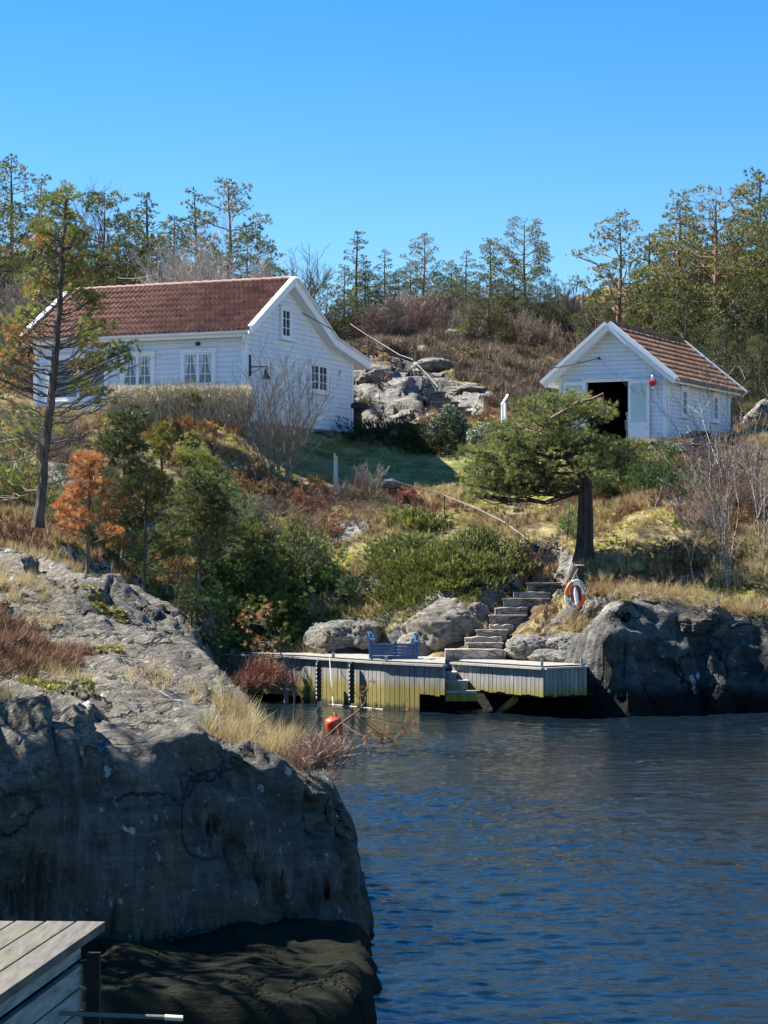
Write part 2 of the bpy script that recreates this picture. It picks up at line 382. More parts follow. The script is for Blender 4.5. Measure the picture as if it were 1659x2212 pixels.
# boathouse plot
bA = P(1441, 955, 66.0); BG = Vector((math.sin(R(26.5)), math.cos(R(26.5)), 0)); BL = Vector((-BG.y, BG.x, 0))
a_, b_ = frame((bA.x, bA.y), (BG.x, BG.y))(GX, GY)
pl2 = (1-sstep(.1, .6, -a_))*(1-sstep(6.5, 7.5, a_))*(1-sstep(.0, .7, -b_))*(1-sstep(4.4, 5.4, b_))
BZ = bA.z
GZ = GZ*(1-pl2) + (BZ-.12)*pl2
# flat standing strip behind the landing stage
d_y, d_x = np.gradient(GZ, gy, gx); slope = np.sqrt(d_x**2 + d_y**2)
_gyi = np.arange(len(gy)); _gxi = np.arange(len(gx))
def gz(x, y):
    fx = np.interp(x, gx, _gxi); fy = np.interp(y, gy, _gyi)
    i = np.clip(np.floor(fx).astype(int), 0, len(gx)-2); j = np.clip(np.floor(fy).astype(int), 0, len(gy)-2); u = fx-i; v = fy-j
    return GZ[j,i]*(1-u)*(1-v)+GZ[j,i+1]*u*(1-v)+GZ[j+1,i]*(1-u)*v+GZ[j+1,i+1]*u*v
def gsl(x, y):
    return slope[np.clip(np.searchsorted(gy, y), 0, len(gy)-1), np.clip(np.searchsorted(gx, x), 0, len(gx)-1)]
def gp(x, D, dz=0):
    X = (x - CW/2)/FPX*D/(math.cos(PITCH)); return Vector((X, D, float(gz(X, D))+dz))
# ground cover masks: R bare rock, G green turf, B heather
rock_m = np.clip(sstep(.75, 1.25, slope + fbm(GX*.8, GY*.8, 0, 3, 5)*.5), 0, 1)
for (x, D, rx, ry, r) in [(850,73.8,2.6,1.6,0),(830,77.5,1.8,2.6,0),(960,75.5,1.5,3.2,.5),(860,81,1.1,1.2,0),(990,89,1.4,.8,0),(1230,97,3.0,1.2,0),(1190,66.2,2.3,.9,0),(930,62.0,1.4,.45,0),
                          (700,62.5,.5,.9,0),(735,60.2,.8,.7,0),(1470,60,.6,.5,0),(1640,77,1.5,4,0),(120,56.5,1.3,1,0),(1420,50.7,8,1.0,0),(900,55.2,2.3,1.0,0)]:
    X = (x-CW/2)/FPX*D; rock_m = np.maximum(rock_m, blob(X, D, rx, ry, .25, r)*sstep(-.08, .14, fbm(GX*1.1, GY*1.1, 0, 4, 55)+.18+.2*(GX<3.2)*(GY>70)))
rock_m = np.maximum(rock_m, 1-sstep(.3, 1.0, GZ))
rock_m *= (1-flat)
green_m = np.clip(lawn*(1-sstep(-.35,.5,fbm(GX*.4,GY*.4,0,2,91))*.4), 0, 1)*sstep(63.4,65.0,GY)
heat_m = np.clip(sstep(.0, .35, fbm(GX*.35, GY*.35, 0, 3, 21)+.22*sstep(72,76,GY)), 0, 1)*(1-flat)
MASK = np.stack([rock_m, green_m, heat_m], -1)
def gmask(x, y, c):
    return MASK[np.clip(np.searchsorted(gy, y), 0, len(gy)-1), np.clip(np.searchsorted(gx, x), 0, len(gx)-1), c]

def m_ground():
    n = N("hillside_ground"); p = n.pos(); at = n.sep(n.attr())
    st = n.map(p, (.6, 1.4, 2.4), (.2, .3, .5))
    mid = n.noise(st, 1.7, 7, .66, .5); fine = n.noise(p, 22, 6, .7)
    rock = n.mix(n.ramp(mid, [(.33, 0), (.62, 1)]), (.10, .095, .085), (.44, .41, .36))
    rock = n.mix(n.ramp(n.noise(p, .8, 5, .6), [(.45, 0), (.65, .6)]), rock, (.20, .16, .115))
    rock = n.mix(n.ramp(fine, [(.38, .8), (.58, 0)]), rock, (.05, .05, .045))
    sv = n.node('ShaderNodeVectorMath', operation='SCALE'); n.put(sv.inputs[0], n.noise(p, 1.3, 4, col=True)); sv.inputs['Scale'].default_value = 2.4
    wv = n.node('ShaderNodeVectorMath', operation='ADD'); n.put(wv.inputs[0], n.map(p, (1, 1, 2.0))); n.put(wv.inputs[1], sv.outputs[0])
    ck = n.math('MULTIPLY', n.ramp(n.voro(wv.outputs[0], .6, 'DISTANCE_TO_EDGE'), [(0, 1), (.02, .7), (.06, 0)]), n.ramp(n.noise(p, .5, 3), [(.42, 0), (.56, 1)]))
    rock = n.mix(n.math('MULTIPLY', ck, .85), rock, (.018, .018, .015))
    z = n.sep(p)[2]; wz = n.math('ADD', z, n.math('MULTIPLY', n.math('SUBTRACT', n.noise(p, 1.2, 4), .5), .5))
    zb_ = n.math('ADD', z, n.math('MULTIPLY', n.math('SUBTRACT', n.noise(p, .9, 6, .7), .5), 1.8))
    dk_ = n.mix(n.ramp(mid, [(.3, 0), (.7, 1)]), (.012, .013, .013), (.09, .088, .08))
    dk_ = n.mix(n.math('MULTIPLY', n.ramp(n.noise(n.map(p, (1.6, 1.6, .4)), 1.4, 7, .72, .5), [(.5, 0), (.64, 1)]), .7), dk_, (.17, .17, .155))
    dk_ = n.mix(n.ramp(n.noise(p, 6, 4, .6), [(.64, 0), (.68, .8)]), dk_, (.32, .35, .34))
    rock = n.mix(n.ramp(n.math('DIVIDE', zb_, 4.4), [(.35, .88), (.62, 0)]), rock, dk_)  # cliff shade painted into the rock colour, fading out with height
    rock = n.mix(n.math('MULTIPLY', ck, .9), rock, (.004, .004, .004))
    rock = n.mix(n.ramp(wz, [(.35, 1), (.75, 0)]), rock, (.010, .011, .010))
    lm = n.ramp(n.noise(n.map(p, (1,1,.6)), 1.6, 6, .6, .5), [(.68, 0), (.70, 1)])
    rock = n.mix(n.math('MULTIPLY', lm, .8), rock, (.50, .54, .55))
    nz = n.noise(p, .9, 6, .65); n2 = n.noise(p, 6, 6, .7)
    straw = n.mix(n.ramp(n2, [(.35, 0), (.65, 1)]), (.16, .12, .055), (.42, .34, .17))
    moss = n.mix(n.ramp(n2, [(.35, 0), (.65, 1)]), (.07, .08, .015), (.33, .30, .05))
    soil = n.mix(n.ramp(n2, [(.35, 0), (.65, 1)]), (.028, .022, .015), (.11, .075, .045))
    g = n.mix(n.ramp(nz, [(.42, 0), (.56, 1)]), moss, straw)
    g = n.mix(n.ramp(n.noise(n.map(p, loc=(9,4,2)), 1.3, 6, .6), [(.48, 0), (.58, 1)]), g, soil)
    hea = n.mix(n.ramp(n2, [(.35, 0), (.65, 1)]), (.03, .018, .012), (.15, .075, .045))
    g = n.mix(n.math('MULTIPLY', at[2], .8), g, hea)
    turf = n.mix(n.ramp(n2, [(.35, 0), (.65, 1)]), (.06, .09, .015), (.17, .20, .04))
    turf = n.mix(n.ramp(n.noise(p, 1.1, 5), [(.42, 0), (.58, .9)]), turf, (.40, .34, .15))
    g = n.mix(at[1], g, turf)
    rm = n.ramp(n.math('ADD', at[0], n.math('MULTIPLY', n.math('SUBTRACT', n.noise(p, 3, 6, .7), .5), .9)), [(.45, 0), (.55, 1)])
    c = n.mix(rm, g, rock)
    h = n.math('ADD', n.math('MULTIPLY', mid, 1.2), n.math('MULTIPLY', n2, .6)); h = n.math('SUBTRACT', h, n.math('MULTIPLY', n.math('MULTIPLY', ck, rm), .8))
    return n.set(color=c, rough=.9, spec=.2, normal=n.bump(h, .9, .12))
mb = MB(); ny, nx = GZ.shape
idx = np.arange(ny*nx).reshape(ny, nx)
F = np.stack([idx[:-1,:-1], idx[:-1,1:], idx[1:,1:], idx[1:,:-1]], -1).reshape(-1, 4)
nn = np.stack([-d_x, -d_y, np.ones_like(d_x)], -1); nn /= np.linalg.norm(nn, axis=-1)[..., None]
j_ = fbm(GX*1.1, GY*1.1, GZ*.7, 3, 46)*5; j_ = (np.floor(j_)+sstep(.6,1,j_-np.floor(j_)))/5
dd_ = (np.clip(j_,-.6,.6)*.30 + fbm(GX*1.6, GY*1.6, GZ*1.6, 5, 47)*.26 + (ridged(GX*2.4, GY*2.4, GZ*1.0, 3, 48)-.3)*.07)*CLIFF*sstep(.35,.8,1-nn[...,2]) - cracks(GX, GY, GZ, 950, .05, .8)*.22*np.maximum(CLIFF*sstep(.1,.5,1-nn[...,2]), rock_m*(GY>70)) + fbm(GX*3, GY*3, GZ*3, 3, 951)*.07*rock_m
hs_ = rock_m*sstep(70,72,GY); q_ = (GZ+.5*fbm(GX*.6, GY*.6, 0, 3, 960))/.55; dd_ = dd_ + hs_*((np.floor(q_)+sstep(.55,1,q_-np.floor(q_)))*.55-q_*.55)*.75
HV = np.stack([GX, GY, GZ], -1)+nn*dd_[..., None]
mb.add(HV.reshape(-1, 3), F, MASK.reshape(-1, 3))
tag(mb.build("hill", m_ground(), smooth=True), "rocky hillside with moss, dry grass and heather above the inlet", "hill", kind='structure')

# ------------------------------------------------------------ near rock
RT = []
for x, y, D in [(-150,1170,34),(0,1195,33),(0,1300,28.5),(0,1400,26),(0,1480,23.4),(-200,1500,23),(-200,1250,30),(130,1243,33),(250,1262,32),(200,1340,28.5),(200,1450,25),(150,1530,22.6),
                (330,1342,31),(300,1400,28),(320,1480,25),(300,1550,22.6),(450,1432,29),(420,1500,25.6),(440,1590,22.7),(540,1522,27),(560,1610,23.2),(640,1632,24),(620,1660,22.6),(700,1690,22.2),
                (-300,1560,19.6),(0,1548,20.2),(150,1550,20.2),(300,1578,20.5),(450,1615,20.8),(560,1655,21.1),(650,1705,21.3),(0,1540,21.8),(300,1570,21.8),(760,1770,21.6)]:
    p = P(x, y, D); RT.append((p.x, p.y, p.z))
RT += [(-9,40,4.2),(-6,40,3.2),(-4,38,2.4),(-12,30,4.2),(-12,22,3),(-3.4,36,2.3),(-1.2,30,1.2),(-.4,24,.9)]
rtop = rbf([(a, b) for a, b, c in RT], [c for a, b, c in RT])
OUT = np.array([(-14,16.5),(-5.5,18.2),(-3.6,18.9),(-2.6,19.4),(-1.6,19.9),(-.9,20.3),(-.36,20.6),(-.12,21.0),(-.08,21.8),(-.34,23.2),(-.56,24.4),(-1.0,26.2),(-1.5,28.2),(-1.95,30.5),(-2.5,33),(-3.2,36),(-3.6,39),(-4,43),(-14,43)])
def inset(X, Y, poly):
    d = np.full(X.shape, 1e9); ins = np.zeros(X.shape, bool); n = len(poly)
    for i in range(n):
        x1, y1 = poly[i]; x2, y2 = poly[(i+1) % n]
        ex, ey = x2-x1, y2-y1; t = np.clip(((X-x1)*ex+(Y-y1)*ey)/(ex*ex+ey*ey), 0, 1)
        d = np.minimum(d, np.hypot(X-x1-t*ex, Y-y1-t*ey))
        c = ((y1 > Y) != (y2 > Y)) & (X < (x2-x1)*(Y-y1)/(y2-y1+1e-12)+x1); ins ^= c
    return np.where(ins, d, -d)
rx_ = np.arange(-8.5, .6, .035); ry_ = np.concatenate([np.arange(17.2, 25, .035), np.arange(25, 40, .07)])
RX, RY = np.meshgrid(rx_, ry_)
# the outline wavers
wx = fbm(RX*.8, RY*.8, 0, 4, 61)*.22; wy = fbm(RX*.8+9, RY*.8, 0, 4, 62)*.22
ins = inset(RX+wx*.6, RY+wy*.6, OUT)
T = np.maximum(rtop(RX, RY), .3)
u = (RX*.80 - RY*.60); v = (RX*.60+RY*.80)               # v across the layering, u along it
lay = v*1.0 + fbm(RX*.45, RY*.45, 0, 4, 63)*1.5
fr = lay*1.05 - np.floor(lay*1.05)
T = T + ((fr*fr*(1-sstep(.78,1,fr)))*.30-.06) + fbm(u*.45, v*1.9, 0, 5, 64)*.13 + (ridged(u*.4, v*2.8, 0, 3, 65)-.2)*.10
wd = .58 + .2*fbm(RX*.5, RY*.5, 0, 2, 66)
t = np.clip(ins/wd, 0, 1)
prof = np.sqrt(np.clip(1-(1-t)**2.6, 0, 1))
RZ = np.where(ins > 0, -.25 + (T+.25)*prof, -.25 + np.maximum(ins*3, -1.2))
RV = np.stack([RX, RY, RZ], -1)
# push along the normal for a hewn, jointed face
zy, zx = np.gradient(RZ, ry_, rx_)
nn = np.stack([-zx, -zy, np.ones_like(zx)], -1); nn /= np.linalg.norm(nn, axis=-1)[..., None]
st_ = 1-nn[..., 2]
jn = fbm(RX*1.3, RY*1.3, RZ*.55, 3, 68)
jj = jn*5.5; blkn = ((np.floor(jj)+sstep(.55,1,jj-np.floor(jj)))/4.5)*.12
dsp = (blkn + fbm(RX*1.2, RY*1.2, RZ*1.2, 5, 70)*.09 + (ridged(RX*2.2, RY*2.2, RZ*.9, 4, 69)-.3)*.045)*sstep(.12, .7, st_) + fbm(RX*6, RY*6, RZ*6, 3, 71)*.022 - cracks(RX, RY, RZ, 900, .035, .75)*(.02+.14*sstep(.1,.6,st_)) - cracks(RX*2.1, RY*2.1, RZ*1.6, 910, .05, .9)*(.012+.02*sstep(.1,.6,st_))
RV = RV + nn*dsp[..., None]
mb = MB(); ny, nx = RZ.shape; idx = np.arange(ny*nx).reshape(ny, nx)
keep = (ins > -.4); kf = keep[:-1,:-1] | keep[1:,1:]
F = np.stack([idx[:-1,:-1], idx[:-1,1:], idx[1:,1:], idx[1:,:-1]], -1)[kf]
mb.add(RV.reshape(-1, 3), F)
M_NROCK = m_rock("near_rock", (.44,.40,.32), (.115,.105,.088), .9, (0, 0, R(-37)), wet=.28, shade_band=1.9)
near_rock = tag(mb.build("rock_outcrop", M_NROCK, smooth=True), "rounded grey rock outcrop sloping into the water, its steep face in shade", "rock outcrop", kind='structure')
def rz_at(x, y):
    fx = np.interp(x, rx_, np.arange(len(rx_))); fy = np.interp(y, ry_, np.arange(len(ry_)))
    i = np.clip(np.round(fx).astype(int), 0, len(rx_)-1); j = np.clip(np.round(fy).astype(int), 0, len(ry_)-1)
    return RV[j, i, 2]
# low wet ledge at its foot, shade painted into its near-black colour
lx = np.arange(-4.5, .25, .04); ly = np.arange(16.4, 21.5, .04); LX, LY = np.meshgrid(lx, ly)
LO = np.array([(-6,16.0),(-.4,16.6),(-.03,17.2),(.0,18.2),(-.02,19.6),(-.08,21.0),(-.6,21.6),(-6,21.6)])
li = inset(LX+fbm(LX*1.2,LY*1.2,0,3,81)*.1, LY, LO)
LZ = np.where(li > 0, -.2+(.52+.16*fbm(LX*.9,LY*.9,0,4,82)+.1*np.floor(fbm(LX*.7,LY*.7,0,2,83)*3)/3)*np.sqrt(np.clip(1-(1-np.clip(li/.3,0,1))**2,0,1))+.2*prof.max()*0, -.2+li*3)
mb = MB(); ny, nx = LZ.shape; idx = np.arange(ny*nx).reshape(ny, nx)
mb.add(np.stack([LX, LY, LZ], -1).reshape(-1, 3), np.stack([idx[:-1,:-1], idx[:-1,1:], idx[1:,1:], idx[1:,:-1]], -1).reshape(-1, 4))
tag(mb.build("wet_ledge", m_rock("wet_rock_shade_black", (.003,.0035,.0045), (.001,.001,.0015), .0, wet=.8, brown=(.002,.0025,.003), spec=.05), smooth=True), "wet rock ledge at the waterline, its shade painted near-black", "rock ledge", kind='structure')

# ------------------------------------------------------------ water
n = N("sea_water"); p = n.pos()
w1 = n.noise(n.map(p, (1.0, 1.5, 1), (0, 0, R(8))), 1.5, 3, .55, .2)
w2 = n.noise(n.map(p, (1.0, 1.5, 1), (0, 0, R(-6))), 4.6, 4, .6, .3)
w3 = n.noise(n.map(p, (1.0, 2.0, 1), (0, 0, R(15))), .35, 2, .5)
h = n.math('ADD', n.math('MULTIPLY', w1, .6), n.math('MULTIPLY', w2, .42))
h = n.math('MULTIPLY', h, n.ramp(w3, [(.3, .55), (.7, 1)]))
m_water = n.set(color=(.006, .013, .02), rough=.03, spec=.5, ior=1.33, normal=n.bump(h, .8, .06))
wxs = np.unique(np.concatenate([np.linspace(-80,-8,8), np.arange(-8, 10.5, .045), np.linspace(10.5,80,8)])); wys = np.unique(np.concatenate([np.linspace(-20,15,6), np.arange(15,26,.035), np.arange(26,56,.07), np.linspace(56,62,3)]))
WX, WY = np.meshgrid(wxs, wys); am = (1-sstep(8,10,np.abs(WX-1)))*sstep(14,16,WY)*(1-sstep(54,56,WY)); gust = .55+.6*fbm(WX*.22, WY*.22, 0, 3, 501); ql = WX*.97+WY*.12; qw = -WX*.12+WY*.97
WZ = (vnoise(ql*1.0, qw*1.9, 0, 502)*.014 + vnoise(ql*2.6+3, qw*4.6, 0, 503)*.015 + vnoise(ql*5.6, qw*9.0+5, 0, 504)*.0165 + vnoise((WX*.9-WY*.3)*8, (WX*.3+WY*.9)*14, 0, 505)*.0072)*gust*am
mb = MB(); ny, nx = WZ.shape; idx = np.arange(ny*nx).reshape(ny, nx)
mb.add(np.stack([WX, WY, WZ], -1).reshape(-1, 3), np.stack([idx[:-1,:-1], idx[:-1,1:], idx[1:,1:], idx[1:,:-1]], -1).reshape(-1, 4))
tag(mb.build("water", m_water, smooth=True), "dark blue rippled sea water of the inlet", "water", kind='structure')
# ------------------------------------------------------------ building materials
def m_board(name, col, period=.15, dirt=.25):
    n = N(name); o = n.obj()
    f = n.noise(n.map(o, (1, 1, .25)), 3, 6, .65); g = n.noise(n.map(o, (.5, .5, 9)), 3, 4, .6)
    c = n.mix(n.ramp(f, [(.35, 0), (.72, 1)]), tuple(x*(1-dirt) for x in col), col)
    c = n.mix(n.ramp(g, [(.56, 0), (.72, .12)]), c, tuple(x*.72 for x in col))
    return n.set(color=c, rough=.55)
M_WHITE = m_board("white_painted_boards", (.76, .83, .94), dirt=.12)
M_TRIM = m_board("white_trim_paint", (.84, .88, .95), dirt=.06)
M_DARK = m_plain("dark_iron", (.02, .02, .02), .6)
M_CONC = m_plain("grey_concrete", (.17, .17, .17), .9, .25, 3, .4)
M_DSTONE = m_rock("dark_stone", (.10, .10, .10), (.025, .025, .025), .1, crack=.4)
n = N("window_glass"); M_GLASS = n.set(color=n.mix(n.noise(n.obj(), 1.2, 3), (.012, .018, .03), (.05, .07, .10)), rough=.04, spec=.9)
M_CURT = m_plain("curtain_cloth", (.55, .56, .62), .9, .2, 8)
M_DOORGL = m_plain("door_glass", (.42, .55, .56), .12, .06, 2)
M_INT = m_plain("dark_interior", (.05, .045, .04), .9, .3, 2)
def m_tile(name, a, b, mossy=0.0):
    n = N(name); o = n.obj()
    c = n.mix(n.ramp(n.noise(n.map(o, (6, 1.6, 3)), 1.6, 5, .7), [(.35, 0), (.65, 1)]), a, b)
    v = n.sep(n.voro(n.map(o, (4.2, 3.0, .01)), 1.0, out=1))[0]; c = n.mix(.28, c, n.mix(1.0, c, v, 'MULTIPLY'))
    if mossy:
        c = n.mix(n.math('MULTIPLY', n.ramp(n.noise(o, 2.3, 6, .7), [(.46, 0), (.62, 1)]), mossy), c, (.05, .035, .028))
    return n.set(color=c, rough=.75, spec=.3, normal=n.bump(n.noise(o, 30, 3), .2, .01))
M_TILE = m_tile("red_clay_tile", (.29, .15, .10), (.42, .26, .18), .3)
M_TILE2 = m_tile("weathered_brown_tile", (.23, .11, .068), (.42, .23, .14), .6)

def siding(mb, O, U, poly, openings=(), bh=.15, out=None, lap=.016):
    """horizontal lapped boards over a wall: O origin, U unit direction along the wall, poly in (u, z), openings (u0,u1,z0,z1)"""
    O = Vector(O); U = Vector(U); nrm = Vector(out)
    zs = [p[1] for p in poly]; z0 = min(zs); z1 = max(zs)
    def span(z):
        xs = []
        n_ = len(poly)
        for i in range(n_):
            (a, za), (b, zb) = poly[i], poly[(i+1) % n_]
            if (za <= z < zb) or (zb <= z < za): xs.append(a+(b-a)*(z-za)/(zb-za))
        xs.sort(); return (xs[0], xs[-1]) if len(xs) >= 2 else None
    z = z0
    cuts = sorted(set([z0 + i*bh for i in range(int((z1-z0)/bh)+2)] + [o[2] for o in openings] + [o[3] for o in openings]))
    cuts = [c for c in cuts if z0 <= c < z1] + [z1]
    for lo, hi in zip(cuts[:-1], cuts[1:]):
        if hi-lo < .004: continue
        sa, sb = span(lo+.0005), span(hi-.0005)
        if not sa or not sb: continue
        k = math.floor((lo-z0)/bh+1e-6); t0 = 1-((lo-z0)-k*bh)/bh; t1 = 1-((hi-z0)-k*bh)/bh; t1 = max(t1, .45)
        segs = [(sa[0], sa[1], sb[0], sb[1])]
        for (a, b, c, d) in openings:
            if c < (lo+hi)/2 < d:
                ns = []
                for s in segs:
                    if s[0] < a: ns.append((s[0], min(a, s[1]), s[2], min(a, s[3])))
                    if s[1] > b: ns.append((max(b, s[0]), s[1], max(b, s[2]), s[3]))
                segs = ns
        for s in segs:
            g_ = .018 if t0 > .99 and hi-lo > .05 else 0.0
            pa = O+U*s[0]+nrm*(lap*t0+.004); pb = O+U*s[1]+nrm*(lap*t0+.004); pc = O+U*s[3]+nrm*(lap*t1+.004); pd = O+U*s[2]+nrm*(lap*t1+.004)
            zz = Vector((0, 0, 1))
            l_ = lo+g_; V = [pa+zz*l_, pb+zz*l_, pc+zz*hi, pd+zz*hi, pa+zz*l_-nrm*(lap*t0), pb+zz*l_-nrm*(lap*t0)]
            mb.add([tuple(q) for q in V], [(0,1,2,3), (4,5,1,0)])

def make_window(parent, O, U, out, u, z, w, h, cols, rows, sashes=2, label=None, sill=True, curtain=False):
    """window at u along the wall, z its bottom; frame, sash bars, pane"""
    O = Vector(O); U = Vector(U); n_ = Vector(out)
    rot = Matrix((U, n_, Vector((0,0,1)))).transposed()
    def pt(uu, zz, d): return tuple(O+U*uu+n_*d+Vector((0,0,zz)))
    fr = MB(); f = .09
    fr.box(pt(u+w/2, z+h+f/2+.005, .035), (w+2*f+.06, .07, f), rot); fr.box(pt(u+w/2, z+h+f+.02, .05), (w+2*f+.12, .12, .025), rot)
    fr.box(pt(u+w/2, z-.04, .035), (w+2*f, .07, .08), rot)
    for s in (-f/2, w+f/2): fr.box(pt(u+s, z+h/2, .034), (f, .068, h), rot)
    fo = fr.build("window", M_TRIM, parent)
    if label: fo['label'] = label
    if sill:
        sl = MB(); sl.box(pt(u+w/2, z-.095, .07), (w+2*f+.08, .14, .03), rot); sl.build("sill", M_TRIM, fo)
    gl = MB(); gl.box(pt(u+w/2, z+h/2, .022), (w, .012, h), rot); gl.build("pane", M_GLASS, fo)
    sb = MB(); sw = w/sashes
    for s in range(sashes):
        a = u+s*sw; e = .045
        for q in (a+e/2, a+sw-e/2): sb.box(pt(q, z+h/2, .042), (e, .03, h-.002), rot)
        for q in (z+e/2, z+h-e/2): sb.box(pt(a+sw/2, q, .041), (sw-2*e, .03, e), rot)
        for c in range(1, cols): sb.box(pt(a+sw*c/cols, z+h/2, .039), (.022, .024, h-2*e), rot)
        for r in range(1, rows): sb.box(pt(a+sw/2, z+h*r/rows, .037), (sw-2*e, .022, .022), rot)
    sb.build("sash", M_TRIM, fo)
    if curtain:
        cu = MB()
        for s in range(sashes):
            for side in (0, 1):
                a = u+s*sw+.05+(side*(sw-.10)); ww = sw*.26*(1 if side == 0 else -1)
                pts = [(a, z+h-.05), (a+ww*1.2, z+h-.05), (a+ww*.6, z+h*.45), (a+ww*.15, z+h*.25), (a, z+h*.25)]
                cu.add([pt(x, y, .0295) for x, y in pts], [(0,1,2), (0,2,3), (0,3,4)])
        cu.build("curtain", M_CURT, fo)
    return fo

def tiled(mb, A, U, Dn, L, S_, pu=.11, course=.36, amp=.03, lift=.05, curve=None):
    """pantile sheet: A top corner, U along ridge, Dn down the slope, L length, S_ slope length. curve(t)-> extra height"""
    A = Vector(A); U = Vector(U); Dn = Vector(Dn); nn = U.cross(Dn); 
    if nn.z < 0: nn = -nn
    nu = int(L/pu*4); us = np.linspace(0, L, nu+1)
    vs = []
    k = int(round(S_/course)); cs = S_/k
    for i in range(k): vs += [(i*cs, 0.0), ((i+1)*cs-.004, 1.0)]
    prof = amp*np.sin(us/pu*2*PI)
    rows = []
    for (v, t) in vs:
        h = prof + lift*(t*.8) + (0 if curve is None else curve(v/S_))
        jit = .006*np.sin(np.floor(us/pu)*7.3+v*5)
        rows.append(np.array(A)[None] + us[:, None]*np.array(U)[None] + (v+jit)[:, None]*np.array(Dn)[None] + h[:, None]*np.array(nn)[None])
    V = np.stack(rows); ny, nx = V.shape[:2]; idx = np.arange(ny*nx).reshape(ny, nx)
    F = np.stack([idx[:-1,:-1], idx[:-1,1:], idx[1:,1:], idx[1:,:-1]], -1).reshape(-1, 4)
    mb.add(V.reshape(-1, 3), F); return mb

def prism(mb, pts, ext):
    """closed prism: polygon pts (3d list) extruded by vector ext"""
    n_ = len(pts); ext = Vector(ext)
    V = [tuple(p) for p in pts] + [tuple(Vector(p)+ext) for p in pts]
    F = [tuple(range(n_))[::-1], tuple(range(n_, 2*n_))] + [(i, (i+1) % n_, (i+1) % n_+n_, i+n_) for i in range(n_)]
    return mb.add(V, F)

